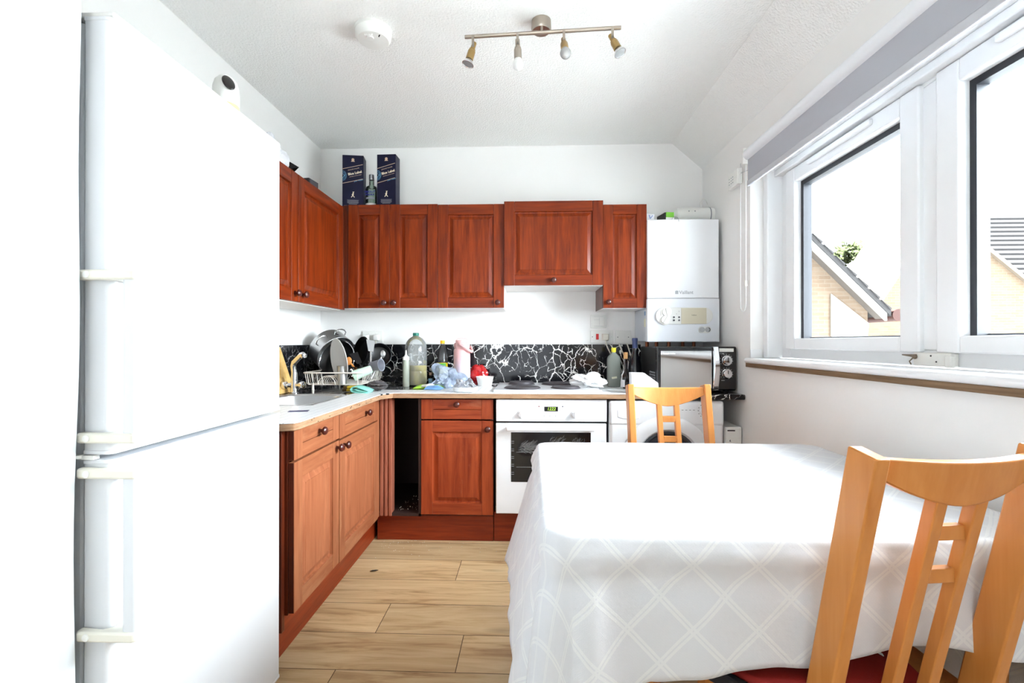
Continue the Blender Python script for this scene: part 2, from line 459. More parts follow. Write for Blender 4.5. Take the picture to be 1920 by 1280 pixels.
# floor: laminate planks, one quad per plank with its own tone
def floor_material():
    m = bpy.data.materials.new('oak_laminate'); m.use_nodes = True
    n = m.node_tree.nodes; l = m.node_tree.links; b = n['Principled BSDF']
    t = n.new('ShaderNodeTexCoord'); at = n.new('ShaderNodeAttribute'); at.attribute_name = 'plank'
    ad = n.new('ShaderNodeVectorMath'); ad.operation = 'MULTIPLY_ADD'
    l.new(at.outputs['Color'], ad.inputs[0]); ad.inputs[1].default_value = (9, 7, 5); l.new(t.outputs['Object'], ad.inputs[2])
    mp = n.new('ShaderNodeMapping'); mp.inputs['Scale'].default_value = (1.3, 13, 1); l.new(ad.outputs[0], mp.inputs['Vector'])
    nz = n.new('ShaderNodeTexNoise'); nz.inputs['Scale'].default_value = 1.8; nz.inputs['Detail'].default_value = 8; nz.inputs['Distortion'].default_value = 1.0
    nz.inputs['Roughness'].default_value = 0.62
    l.new(mp.outputs[0], nz.inputs['Vector'])
    cr = n.new('ShaderNodeValToRGB'); e = cr.color_ramp.elements
    e[0].position = 0.28; e[0].color = S(152, 116, 76); e[1].position = 0.68; e[1].color = S(218, 194, 152)
    k = e.new(0.47); k.color = S(200, 170, 126)
    l.new(nz.outputs[0], cr.inputs[0])
    # knots
    mp2 = n.new('ShaderNodeMapping'); mp2.inputs['Scale'].default_value = (2.0, 6.5, 1); l.new(ad.outputs[0], mp2.inputs['Vector'])
    vo = n.new('ShaderNodeTexVoronoi'); vo.inputs['Scale'].default_value = 1.2; l.new(mp2.outputs[0], vo.inputs['Vector'])
    kr = n.new('ShaderNodeValToRGB'); kr.color_ramp.elements[0].position = 0.02; kr.color_ramp.elements[0].color = (0.35, 0.33, 0.3, 1)
    kr.color_ramp.elements[1].position = 0.2; kr.color_ramp.elements[1].color = (1, 1, 1, 1)
    l.new(vo.outputs['Distance'], kr.inputs[0])
    mu = n.new('ShaderNodeMix'); mu.data_type = 'RGBA'; mu.blend_type = 'MULTIPLY'; mu.inputs[0].default_value = 0.7
    l.new(cr.outputs[0], mu.inputs[6]); l.new(kr.outputs[0], mu.inputs[7])
    hs = n.new('ShaderNodeHueSaturation'); l.new(mu.outputs[2], hs.inputs['Color'])
    sp = n.new('ShaderNodeSeparateColor'); l.new(at.outputs['Color'], sp.inputs[0])
    mr_ = n.new('ShaderNodeMapRange'); mr_.inputs['To Min'].default_value = 0.84; mr_.inputs['To Max'].default_value = 1.1
    l.new(sp.outputs[2], mr_.inputs['Value']); l.new(mr_.outputs[0], hs.inputs['Value'])
    l.new(hs.outputs[0], b.inputs['Base Color'])
    b.inputs['Roughness'].default_value = 0.42
    bp = n.new('ShaderNodeBump'); bp.inputs['Strength'].default_value = 0.15; bp.inputs['Distance'].default_value = 0.001
    l.new(nz.outputs[0], bp.inputs['Height']); l.new(bp.outputs[0], b.inputs['Normal'])
    return m
FLOORM = floor_material()
GAP = mat('plank_gap', (84, 66, 48), 0.9)
rows = []
PW = 0.2053; y = 2.412 + PW * 4
jx = {0: -0.10, 1: -0.349, 2: -0.95, 3: -0.592, 4: -0.252, 5: -0.66}   # a joint in each row, nearest row last
mb = MB(); mb.m(1); mb.box(XL - 0.1, XR + 0.1, YR, YB, -0.1, -0.0015); mb.m(0)
tones = []
k = -3
rnd = random.Random(3)
g = 0.0014
while y > YR + 0.01:
    y0 = max(YR, y - PW)
    if y > YB: y1 = YB
    else: y1 = y
    if y0 < YB:
        j = jx.get(k, rnd.uniform(-0.9, 0.3))
        xs = [j - 2.56, j - 1.28, j, j + 1.28, j + 2.56, j + 3.84]
        for a, b_ in zip(xs, xs[1:]):
            a = max(a, XL - 0.1); b_ = min(b_, XR + 0.1)
            if b_ - a > 0.01:
                mb._add([(a + g, y0 + g, 0), (b_ - g, y0 + g, 0), (b_ - g, y1 - g, 0), (a + g, y1 - g, 0)], [(0, 1, 2, 3)])
                tones.append((rnd.random(), rnd.random(), rnd.random()))
    y -= PW; k += 1
fl = mb.build('floor', [FLOORM, GAP], recalc=False)
at = fl.data.attributes.new('plank', 'FLOAT_COLOR', 'FACE')
for i, p in enumerate(fl.data.polygons):
    q = tones[i - 6] if i >= 6 else (0, 0, 0)
    at.data[i].color = (*q, 1)
struct(fl)

# ---------------------------------------------------------------- window
win = thing('window_1', 'white plastic double casement window in the right wall', 'window', (1.3, 1.2, 1.03))
win['kind'] = 'structure'
FX0, FX1 = 1.285, 1.352
mb = MB()
mb.box(FX0, FX1, 2.40, WY1, 1.03, WZ1); mb.box(FX0, FX1, WY0, 0.735, 1.03, WZ1)
mb.box(FX0, FX1, 0.735, 2.40, 1.03, 1.085); mb.box(FX0, FX1, 0.735, 2.40, 1.945, WZ1)
mb.box(FX0, FX1, 1.525, 1.61, 1.085, 1.945)
mb.build('window_frame', UPVC, win, 0.006)
mb = MB(); mb.box(1.245, 1.290, WY0, WY1, 1.955, 1.985).box(1.225, 1.29, WY0, WY1, 1.985, 2.06)
mb.build('head_trim', UPVC, win, 0.004)
mb = MB(); mb.box(1.21, 1.29, 2.47, WY1, 1.03, WZ1); mb.build('jamb_trim', UPVC, win, 0.005)
for (a, b_) in ((1.612, 2.398), (0.737, 1.522)):
    z0, z1 = 1.078, 1.952; w = 0.068; x0, x1 = 1.268, 1.325
    mb = MB()
    mb.box(x0, x1, a - 0.012, a + w, z0, z1).box(x0, x1, b_ - w, b_ + 0.012, z0, z1)
    mb.box(x0, x1, a + w, b_ - w, z0, z0 + 0.052).box(x0, x1, a + w, b_ - w, z1 - w, z1)
    sash = mb.build('sash', UPVC, win, 0.005)
    mb = MB(); q = 0.022
    A0, B0, Z0, Z1 = a + w, b_ - w, z0 + 0.052, z1 - w
    mb.box(1.30, 1.338, A0, A0 + q, Z0, Z1).box(1.30, 1.338, B0 - q, B0, Z0, Z1)
    mb.box(1.30, 1.338, A0 + q, B0 - q, Z1 - q, Z1).box(1.33, 1.338, A0 + q, B0 - q, Z0, Z0 + 0.006)
    mb.build('glazing_gasket', mat('black_gasket', (26, 28, 36), 0.5), sash)
    mb = MB(); mb.box(1.318, 1.324, A0 + 0.004, B0 - 0.004, Z0 + 0.003, Z1 - 0.004)
    mb.build('glass_pane', PANE, sash)
    # trickle vent along the top of each sash
    mb = MB(); c = (a + b_) / 2; mb.box(1.250, 1.270, c - 0.2, c + 0.2, 1.917, 1.940)
    mb.build('trickle_vent', UPVC, sash, 0.006)
# broken stay and its mount on the frame
mb = MB(); mb.box(1.262, 1.288, 1.475, 1.615, 1.036, 1.078)
mb.box(1.256, 1.27, 1.468, 1.49, 1.034, 1.07)
mt = mb.build('stay_mount', mat('stay_white', (236, 233, 226), 0.4), win, 0.003)
mb = MB(); mb.cyl((1.26, 1.60, 1.066), (1.262, 1.66, 1.069), 0.006, 0.002, 8); mb.ball((1.26, 1.605, 1.064), 0.008)
mb.tube([(1.26, 1.615, 1.058), (1.258, 1.625, 1.048), (1.258, 1.618, 1.038)], 0.002, 6)
mb.build('broken_stay', mat('rusty_metal', (120, 104, 88), 0.5, 0.6), win, smooth=True)
for yy, zz in ((1.545, 1.068), (1.525, 1.05)):
    mb = MB(); mb.cyl((1.2605, yy, zz), (1.263, yy, zz), 0.0025, seg=10); mb.build('screw_hole', INK, mt)
# sill: white board with a rounded nose on a strip of bare wood
mb = MB(); mb.box(1.105, 1.29, WY0 - 0.06, 2.505, 1.005, 1.031)
struct(mb.build('trim_1', UPVC, None, 0.011, seg=4))
mb = MB(); mb.box(1.118, XR + 0.02, WY0 - 0.06, 2.512, 0.984, 1.0045)
struct(mb.build('trim_2', RAWWOOD, None, 0.002))
mb = MB(); mb.box(XR - 0.003, 1.2, 2.505, 2.517, 1.03, 1.075); struct(mb.build('trim_3', UPVC, None, 0.003))

# roller blind
bl = thing('roller_blind', 'grey roller blind rolled up at the top of the window', 'blind', (1.10, 1.2, 2.06))
mb = MB(); mb.cyl((1.105, 2.44, 2.060), (1.105, WY0 - 0.04, 2.060), 0.030, seg=28)
mb.build('roller_tube', mat('blind_white', (236, 237, 240), 0.5), bl, smooth=True)
mb = MB(); mb.box(1.097, 1.099, WY0 - 0.03, 2.435, 1.925, 2.04)
mb.build('blind_fabric', mat('blind_grey_fabric', (178, 179, 186), 0.8, bump=(400, 0.2, 0.001)), bl, label='grey blind fabric')
mb = MB(); mb.box(1.092, 1.104, WY0 - 0.03, 2.435, 1.897, 1.926)
mb.build('bottom_bar', mat('blind_bar', (196, 197, 202), 0.7), bl, 0.004)
mb = MB(); mb.box(1.075, XR, 2.441, 2.452, 2.015, 2.095); mb.build('end_bracket', WPLASTIC, bl, 0.004)
# bead chain loop
mb = MB()
pts = []
for i in range(120):
    z = 2.045 - 0.74 * i / 119; pts.append((1.10, 2.462 + 0.004 * i / 119, z))
for i in range(1, 10):
    a = math.pi * i / 10; pts.append((1.10, 2.497 - 0.031 * math.cos(a), 1.305 - 0.035 * math.sin(a)))
for i in range(120):
    z = 1.305 + 0.74 * i / 119; pts.append((1.10, 2.528 - 0.002 * i / 119, z))
mb.tube(pts, 0.0011, 6)
for p in pts[::1]: mb.ball(p, 0.0023, seg=6, rings=4)
mb.build('pull_chain', mat('chain_white', (214, 214, 212), 0.4), bl, smooth=True)
mb = MB(); mb.cyl((1.10, 2.466, 1.40), (1.10, 2.466, 1.425), 0.006); mb.build('chain_joiner', CREAM, bl, smooth=True)

# ---------------------------------------------------------------- kitchen doors and units
def face_back(Y):           # unit facing the camera: u runs along +X, w comes out of the wall
    return lambda u, v, w: (u, Y - w, v)
def face_left(X):           # unit on the left wall facing the window: u runs along +Y
    return lambda u, v, w: (X + w, u, v)

def knob(parent, fn, u, v, w, name='knob'):
    a = Vector(fn(u, v, w)); d = Vector(fn(u, v, w + 1)) - a
    mb = MB(); mb.lathe([(0.008, -0.001), (0.0065, 0.006), (0.0065, 0.012), (0.012, 0.015), (0.0165, 0.020), (0.0165, 0.026), (0.012, 0.031), (0.003, 0.033), (0, 0.033)], a, d, 24)
    return mb.build(name, KNOB, parent, smooth=True)

def panel_door(name, parent, fn, u0, u1, v0, v1, mv, mh, knob_uv, st=0.062, label=None, rail=None, mp=None):
    """framed door: two stiles, two rails and a raised, bevelled centre panel"""
    rail = rail or st; mp = mp or mv
    t = 0.020; g = 0.0010
    mb = MB()
    mb.m(0); mb.box(u0, u0 + st, v0, v1, 0, t, fn); mb.box(u1 - st, u1, v0, v1, 0, t, fn)
    mb.m(1); mb.box(u0 + st + g, u1 - st - g, v0, v0 + rail, 0, t - 0.0006, fn); mb.box(u0 + st + g, u1 - st - g, v1 - rail, v1, 0, t - 0.0006, fn)
    a0, a1, b0, b1 = u0 + st, u1 - st, v0 + rail, v1 - rail
    mb.m(2)
    loops = []
    for ins, w in ((0.0, 0.016), (0.003, 0.008), (0.010, 0.0070), (0.031, 0.0145), (0.0325, 0.0170)):
        loops.append([fn(a0 + ins, b0 + ins, w), fn(a1 - ins, b0 + ins, w), fn(a1 - ins, b1 - ins, w), fn(a0 + ins, b1 - ins, w)])
    for L0, L1 in zip(loops, loops[1:]):
        for k in range(4):
            k2 = (k + 1) % 4
            mb._add([L0[k], L0[k2], L1[k2], L1[k]], [(0, 1, 2, 3)])
    mb._add(loops[-1], [(0, 1, 2, 3)])
    mb.box(a0, a1, b0, b1, 0.0, 0.004, fn)
    if mp is CHW_P: mb.m(3); mb.box(u0 - 0.0007, u0 + 0.0002, v0 + 0.001, v1 - 0.001, 0, t - 0.002, fn)
    d = mb.build(name, [mv, mh, mp, CH_D], parent, 0.0011, label=label)
    if knob_uv: knob(d, fn, *knob_uv, t)
    return d

def drawer_front(parent, fn, u0, u1, v0, v1, mv, mh, knob_uv, st=0.062):
    t = 0.020; g = 0.0010; c = (v0 + v1) / 2 - 0.002
    mb = MB()
    mb.m(0); mb.box(u0, u0 + st, v0, v1, 0, t, fn); mb.box(u1 - st, u1, v0, v1, 0, t, fn)
    mb.m(1); mb.box(u0 + st + g, u1 - st - g, v0, c - g, 0, t - 0.0006, fn); mb.box(u0 + st + g, u1 - st - g, c + g, v1, 0, t - 0.0006, fn)
    if mv is CHW_V: mb.m(2); mb.box(u0 - 0.0007, u0 + 0.0002, v0 + 0.001, v1 - 0.001, 0, t - 0.002, fn)
    d = mb.build('drawer', [mv, mh, CH_D], parent, 0.0011)
    knob(d, fn, *knob_uv, t)
    return d

def carcass(parent, x0, x1, y0, y1, z0, z1, m, name='cabinet_body', front='y', skip=()):
    """open-fronted box of 16 mm boards"""
    t = 0.016; mb = MB()
    mb.box(x0, x1, y0, y1, z0, z0 + t)
    if 'top' not in skip: mb.box(x0, x1, y0, y1, z1 - t, z1)
    if front == 'y':
        mb.box(x0, x0 + t, y0, y1, z0 + t, z1 - t).box(x1 - t, x1, y0, y1, z0 + t, z1 - t).box(x0 + t, x1 - t, y1 - 0.008, y1, z0 + t, z1 - t)
    else:
        mb.box(x0, x1, y0, y0 + t, z0 + t, z1 - t).box(x0, x1, y1 - t, y1, z0 + t, z1 - t).box(x0, x0 + 0.008, y0 + t, y1 - t, z0 + t, z1 - t)
    return mb.build(name, m, parent, 0.001)

GW = 'cherry wall cabinets'
fb = face_back(2.90)
# double wall unit in the corner
c = thing('wall_cabinet', 'two-door cherry wall cabinet carrying the two tall dark blue boxes', 'cabinet', (-0.856, 3.04, 1.318), GW)
carcass(c, -1.12, -0.566, 2.902, YB - 0.002, 1.318, 1.950, MELAMINE)
mb = MB(); mb.box(-1.149, -1.122, 2.882, 2.902, 1.322, 1.955); mb.build('corner_filler', CH_D, c, 0.001, label='dark cherry corner strip')
panel_door('door', c, fb, -1.119, -0.862, 1.322, 1.957, CH_V, CH_H, (-0.892, 1.353))
panel_door('door', c, fb, -0.8595, -0.5655, 1.322, 1.957, CH_V, CH_H, (-0.832, 1.353))
# single wall unit
c = thing('wall_cabinet', 'single-door cherry wall cabinet between the two-door cabinet and the short wide one', 'cabinet', (-0.36, 3.04, 1.318), GW)
carcass(c, -0.562, -0.159, 2.902, YB - 0.002, 1.318, 1.950, MELAMINE)
panel_door('door', c, fb, -0.563, -0.159, 1.322, 1.953, CH_V, CH_H, (-0.196, 1.353))
# short unit over the hob
c = thing('wall_cabinet', 'short wide cherry wall cabinet over the hob with one knob at bottom centre', 'cabinet', (0.14, 3.04, 1.455), GW)
carcass(c, -0.157, 0.437, 2.882, YB - 0.002, 1.452, 1.958, MELAMINE)
panel_door('door', c, face_back(2.88), -0.157, 0.437, 1.455, 1.962, CH_V, CH_H, (0.141, 1.484))
# narrow unit beside the boiler
c = thing('wall_cabinet', 'narrow single-door cherry wall cabinet beside the white boiler', 'cabinet', (0.57, 3.04, 1.315), GW)
carcass(c, 0.441, 0.690, 2.902, YB - 0.002, 1.315, 1.940, [MELAMINE])
mb = MB(); mb.box(0.4385, 0.4408, 2.902, YB - 0.002, 1.318, 1.94); mb.build('side_panel', CH_D, c, label='dark cherry side panel')
panel_door('door', c, fb, 0.441, 0.700, 1.319, 1.942, CH_V, CH_H, (0.470, 1.353), st=0.058)
# left-wall units
fl_ = face_left(-1.16)
c = thing('wall_cabinet', 'cherry wall cabinet on the fridge wall, meeting the two-door cabinet at a right angle', 'cabinet', (-1.3, 2.59, 1.305), GW)
carcass(c, XL + 0.002, -1.162, 2.295, 2.878, 1.306, 1.935, MELAMINE, front='x')
panel_door('door', c, fl_, 2.296, 2.852, 1.310, 1.938, CH_V, CH_H, (2.334, 1.350))
mb = MB(); mb.box(-1.162, -1.141, 2.855, 2.880, 1.310, 1.945); mb.build('corner_filler', CH_D, c, 0.001)
c = thing('wall_cabinet', 'cherry wall cabinet half hidden by the fridge', 'cabinet', (-1.3, 2.04, 1.305), GW)
carcass(c, XL + 0.002, -1.162, 1.79, 2.290, 1.306, 1.935, MELAMINE, front='x')
panel_door('door', c, fl_, 1.79, 2.290, 1.310, 1.938, CH_V, CH_H, (2.258, 1.350))

# ---- base units
GB = 'cherry base cabinets'
fb = face_back(2.62)
c = thing('base_cabinet', 'dark cherry base cabinet with one drawer and one door beside the white oven', 'cabinet', (-0.40, 2.9, 0.15), GB)
carcass(c, -0.600, -0.202, 2.622, 3.17, 0.150, 0.800, CH_D)
drawer_front(c, fb, -0.601, -0.203, 0.688, 0.797, CHB_V, CHB_H, (-0.402, 0.771), st=0.064)
panel_door('door', c, fb, -0.601, -0.203, 0.163, 0.680, CHB_V, CHB_H, (-0.232, 0.636))
# corner unit whose door is missing
c = thing('base_cabinet', 'corner base cabinet with its door missing, dark inside', 'cabinet', (-0.9, 2.9, 0.15), GB)
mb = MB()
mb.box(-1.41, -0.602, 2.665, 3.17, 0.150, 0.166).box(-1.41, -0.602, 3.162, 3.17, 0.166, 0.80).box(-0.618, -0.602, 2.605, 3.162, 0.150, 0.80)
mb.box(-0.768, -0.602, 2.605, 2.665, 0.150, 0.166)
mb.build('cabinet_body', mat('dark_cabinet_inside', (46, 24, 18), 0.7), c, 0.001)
mb = MB()
for k, (x0, x1, dy) in enumerate(((-0.833, -0.812, 0.0), (-0.812, -0.806, 0.006), (-0.806, -0.790, -0.002), (-0.790, -0.784, 0.006), (-0.784, -0.766, 0.0))):
    mb.box(x0, x1, 2.600 + dy, 2.66, 0.150, 0.803)
mb.build('corner_post', POST, c, 0.003)
mb = MB(); r4 = random.Random(4)
for k in range(40):
    x = r4.uniform(-0.75, -0.63); y = r4.uniform(2.64, 2.9); q = r4.uniform(0.001, 0.004)
    mb.box(x, x + q, y, y + q, 0.166, 0.166 + q)
o = mb.build('crumbs', CREAM); tag(o, 'pale crumbs scattered on the floor of the dark corner cabinet', 'crumbs'); o['kind'] = 'stuff'

fl2 = face_left(-0.85)
c = thing('base_cabinet', 'faded cherry base cabinet under the sink, nearest the fridge, with end panel', 'cabinet', (-1.1, 1.85, 0.15), GB)
mb = MB(); mb.box(-1.41, -0.852, 1.640, 1.656, 0.15, 0.803).box(-1.41, -0.852, 2.02, 2.036, 0.15, 0.70).box(-1.41, -0.852, 1.656, 2.02, 0.15, 0.166).box(-1.41, -1.40, 1.656, 2.02, 0.166, 0.66)
mb.build('cabinet_body', CH_D, c, 0.001)
mb = MB(); mb.box(-1.41, -0.862, 1.617, 1.638, 0.1, 0.803); mb.build('end_panel', CH_D, c, 0.002, label='dark cherry end panel')
drawer_front(c, fl2, 1.642, 2.034, 0.694, 0.799, CHW_V, CHW_H, (1.84, 0.763))
panel_door('door', c, fl2, 1.642, 2.034, 0.156, 0.686, CHW_V, CHW_H, (2.006, 0.660), mp=CHW_P)
c = thing('base_cabinet', 'faded cherry base cabinet under the dish rack, next to the corner post', 'cabinet', (-1.1, 2.33, 0.15), GB)
mb = MB(); mb.box(-1.41, -0.852, 2.040, 2.056, 0.15, 0.70).box(-1.41, -0.852, 2.60, 2.616, 0.15, 0.803).box(-1.41, -0.852, 2.056, 2.60, 0.15, 0.166).box(-1.41, -1.40, 2.056, 2.60, 0.166, 0.66)
mb.build('cabinet_body', CH_D, c, 0.001)
drawer_front(c, fl2, 2.041, 2.560, 0.690, 0.795, CHW_V, CHW_H, (2.37, 0.757))
panel_door('door', c, fl2, 2.041, 2.560, 0.150, 0.682, CHW_V, CHW_H, (2.086, 0.655), mp=CHW_P)
mb = MB(); mb.box(-0.850, -0.834, 2.564, 2.598, 0.150, 0.80); mb.build('filler_strip', CHW_V, c, 0.002)

# plinths
mb = MB(); mb.box(-0.900, -0.882, 1.60, 2.70, 0.0, 0.149); tag(mb.build('plinth', PLINTH, None, 0.002), 'red-brown plinth along the floor under the faded sink cabinets', 'plinth', 'cabinet plinths')
mb = MB(); mb.box(-0.862, -0.206, 2.650, 2.668, 0.0, 0.149); tag(mb.build('plinth', PLINTH, None, 0.002), 'red-brown plinth along the floor under the corner and drawer cabinet', 'plinth', 'cabinet plinths')
mb = MB(); mb.box(-0.202, 0.418, 2.652, 2.67, 0.0, 0.165); tag(mb.build('plinth', PLINTH, None, 0.002), 'red-brown plinth along the floor under the white oven', 'plinth', 'cabinet plinths')

# ---- worktop: L of white tiled vinyl over a bare wooden edge, black marble where it is not covered
ZT = 0.835
wt = thing('worktop', 'L-shaped kitchen worktop of white tiled vinyl and black marble with bare wooden edge', 'worktop', (-0.4, 2.9, 0.805))
SX0, SX1, SY0, SY1 = -1.285, -0.965, 2.06, 2.47      # sink hole
mb = MB()
zb, zt = 0.806, ZT - 0.0035
# core in three depths so that the sink bowl has a hole to sit in
mb.prism([(-0.965, 1.602), (-0.845, 1.589), (-0.812, 1.605), (-0.804, 1.632), (-0.794, 2.502), (-0.748, 2.569), (-0.965, 2.569)], zb, zt)
mb.box(XL + 0.004, -0.965, 1.602, SY0, zb, zt); mb.box(XL + 0.004, SX0, SY0, SY1, zb, zt); mb.box(XL + 0.004, -0.965, SY1, 2.569, zb, zt)
mb.box(XL + 0.004, 0.762, 2.569, YB - 0.004, zb, zt)
mb.build('wooden_edge', EDGE, wt, 0.003)
mb = MB()
z0, z1 = zt, ZT
mb.prism([(-0.957, 1.600), (-0.845, 1.587), (-0.810, 1.603), (-0.802, 1.63), (-0.792, 2.502), (-0.745, 2.567), (-0.957, 2.567)], z0, z1)
mb.box(-0.925, 0.762, 2.567, 2.74, z0, z1); mb.box(-0.56, 0.762, 2.74, YB - 0.004, z0, z1)
mb.box(XL + 0.004, -0.957, 1.600, 2.05, z0, z1)
mb.build('tiled_vinyl', TILE, wt, 0.001)
mb = MB()
mb.box(XL + 0.004, -0.957, 2.475, 2.567, z0, z1 - 0.0005); mb.box(XL + 0.004, -0.925, 2.567, 2.74, z0, z1 - 0.0005); mb.box(XL + 0.004, -0.56, 2.74, YB - 0.004, z0, z1 - 0.0005)
mb.box(XL + 0.004, SX0 - 0.005, 2.05, 2.475, z0, z1 - 0.0005)
mb.build('marble_surface', MARBLE, wt, label='bare black marble corner of the worktop')
mb = MB(); mb.box(0.764, XR - 0.004, 2.560, YB - 0.004, 0.806, ZT - 0.001)
mb.build('marble_end', MARBLE, wt, 0.006, label='black marble end of the worktop under the microwave')
# dark chips in the worn edge
mb = MB(); r5 = random.Random(9)
for k in range(26):
    y = r5.uniform(1.62, 2.55); x = -0.8025 + (y - 1.63) * 0.0105; q = r5.uniform(0.002, 0.005)
    zc = r5.uniform(0.81, 0.833); mb.box(x - 0.003, x + 0.0012, y, y + q, zc - q / 3, zc + q / 3)
for (x, y) in ((-0.79, 2.50), (-0.765, 2.535)):
    mb.box(x - 0.012, x + 0.004, y - 0.008, y + 0.006, ZT - 0.006, ZT + 0.0006)
mb.build('edge_chips', INK, wt)['kind'] = 'stuff'
# splashback
mb = MB(); mb.box(XL + 0.0115, 0.735, YB - 0.012, YB - 0.001, ZT, 1.098)
tag(mb.build('splashback', MARBLE, None, 0.001), 'black marble splashback with white veins behind the hob and bottles', 'splashback')
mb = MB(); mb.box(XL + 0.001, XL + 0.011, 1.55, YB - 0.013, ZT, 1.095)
tag(mb.build('splashback', MARBLE_D, None, 0.001), 'black marble splashback with dimmed veins behind the tap and sink', 'splashback')

# ---------------------------------------------------------------- fridge freezer
fr = thing('fridge_freezer', 'tall white two-door fridge freezer with upright handles beside the projecting wall', 'fridge', (-1.12, 1.18, 0))
FY0, FY1 = 0.878, 1.492
mb = MB(); mb.box(XL + 0.02, -0.868, FY0 + 0.012, FY1 - 0.006, 0.02, 1.735); mb.build('cabinet_shell', ENAMEL, fr, 0.006)
mb = MB(); mb.box(XL + 0.02, -0.80, FY0 + 0.004, FY1, 1.7365, 1.748); mb.build('top_plate', WPLASTIC, fr, 0.004)
mb = MB(); mb.box(-0.868, -0.856, FY0 + 0.02, FY1 - 0.02, 0.05, 1.72); mb.build('door_seal', GREYP, fr)
def fridge_door(z0, z1, hz0, hz1):
    r = 0.016
    poly = [(-0.855, FY0), (-0.80 - r, FY0)]
    for i in range(1, 7):
        a = math.pi / 2 * i / 6; poly.append((-0.80 - r + r * math.sin(a), FY0 + r - r * math.cos(a)))
    poly += [(-0.80, FY1 - 0.006), (-0.806, FY1), (-0.855, FY1)]
    mb = MB(); mb.prism(poly, z0, z1)
    d = mb.build('door', ENAMEL, fr, 0.003)
    # trims along the top and bottom edge of the door
    mb = MB(); q = [(x + (0.0015 if x > -0.82 else 0), y - (0.0015 if y < 1 else -0.001)) for x, y in poly]
    mb.prism(q, z1 - 0.007, z1 + 0.0015); mb.build('edge_trim', ENAMEL, d, 0.002)
    mb = MB(); mb.prism(q, z0 - 0.0015, z0 + 0.007); mb.build('edge_trim', ENAMEL, d, 0.002)
    # handle: two brackets wrapped round the corner and an upright grip bar
    h = None
    mb = MB(); mb.box(-0.768, -0.739, 0.864, 0.888, hz0 + 0.004, hz1 - 0.004)
    h = mb.build('handle', ENAMEL, d, 0.006, seg=3)
    for z in (hz0, hz1):
        mb = MB(); mb.prism([(-0.856, 0.8795), (-0.856, 0.864), (-0.849, 0.859), (-0.745, 0.859), (-0.737, 0.865), (-0.737, 0.889), (-0.797, 0.935), (-0.7985, 0.90), (-0.7985, 0.882), (-0.812, 0.874)], z - 0.0095, z + 0.0095)
        mb.build('handle_bracket', CREAM, h, 0.004)
        mb = MB(); mb.cyl((-0.832, 0.860, z), (-0.832, 0.8575, z), 0.0065); mb.build('bracket_cap', WPLASTIC, h, smooth=True)
fridge_door(0.897, 1.7345, 0.930, 1.238)
fridge_door(0.045, 0.884, 0.557, 0.863)
mb = MB(); mb.cyl((-0.862, 0.874, 0.889), (-0.862, 0.874, 0.896), 0.009); mb.box(-0.862, -0.83, 0.872, 0.886, 0.8865, 0.8945); mb.build('hinge', WPLASTIC, fr, 0.001)
mb = MB(); mb.box(XL + 0.05, -0.87, FY0 + 0.03, FY1 - 0.03, 0.0, 0.02); mb.build('base', BLACKM, fr)

# air freshener on top of the fridge
af = thing('air_freshener', 'white rounded air freshener with black oval window standing on the fridge', 'air freshener', (-0.9, 1.37, 1.748))
mb = MB(); mb.lathe([(0.030, 0.0), (0.036, 0.004), (0.037, 0.045), (0.035, 0.062)], (-0.9, 1.37, 1.748), seg=32); mb.build('base', mat('straw_plastic', (214, 206, 150), 0.4), af, smooth=True, label='straw-coloured base')
mb = MB(); mb.lathe([(0.0355, 0.062), (0.036, 0.085), (0.034, 0.115), (0.029, 0.133), (0.019, 0.145), (0.0, 0.149)], (-0.9, 1.37, 1.748), seg=32); mb.build('shell', WPLASTIC, af, smooth=True)
mb = MB(); mb.ball((0, 0, 0), 1, 0.0165, 0.006, 0.025, 24, 14)
mb.xf(Matrix.Translation((-0.877, 1.347, 1.866)) @ Matrix.Rotation(math.radians(45), 4, 'Z') @ Matrix.Rotation(math.radians(-22), 4, 'X') @ Matrix.Rotation(math.radians(-14), 4, 'Y')); mb.build('window', BLACK, af, smooth=True, label='black oval window')

# ---------------------------------------------------------------- oven, hob, washing machine
ov = thing('oven', 'white built-under oven with black glass door and green clock', 'oven', (0.115, 2.86, 0.17))
OY = 2.585
mb = MB(); mb.box(-0.186, 0.416, OY + 0.022, 3.12, 0.172, 0.80); mb.build('oven_body', mat('oven_dark', (24, 20, 20), 0.6), ov)
mb = MB(); mb.box(-0.186, 0.414, OY, OY + 0.02, 0.681, 0.800); fas = mb.build('control_panel', WHITE, ov, 0.003)
mb = MB(); mb.box(-0.187, 0.412, OY, OY + 0.021, 0.178, 0.671); odr = mb.build('door', WHITE, ov, 0.004)
mb = MB(); mb.box(-0.104, 0.328, OY - 0.0012, OY + 0.003, 0.352, 0.622); glp = mb.build('door_glass', BLACK, odr, label='black oven glass')
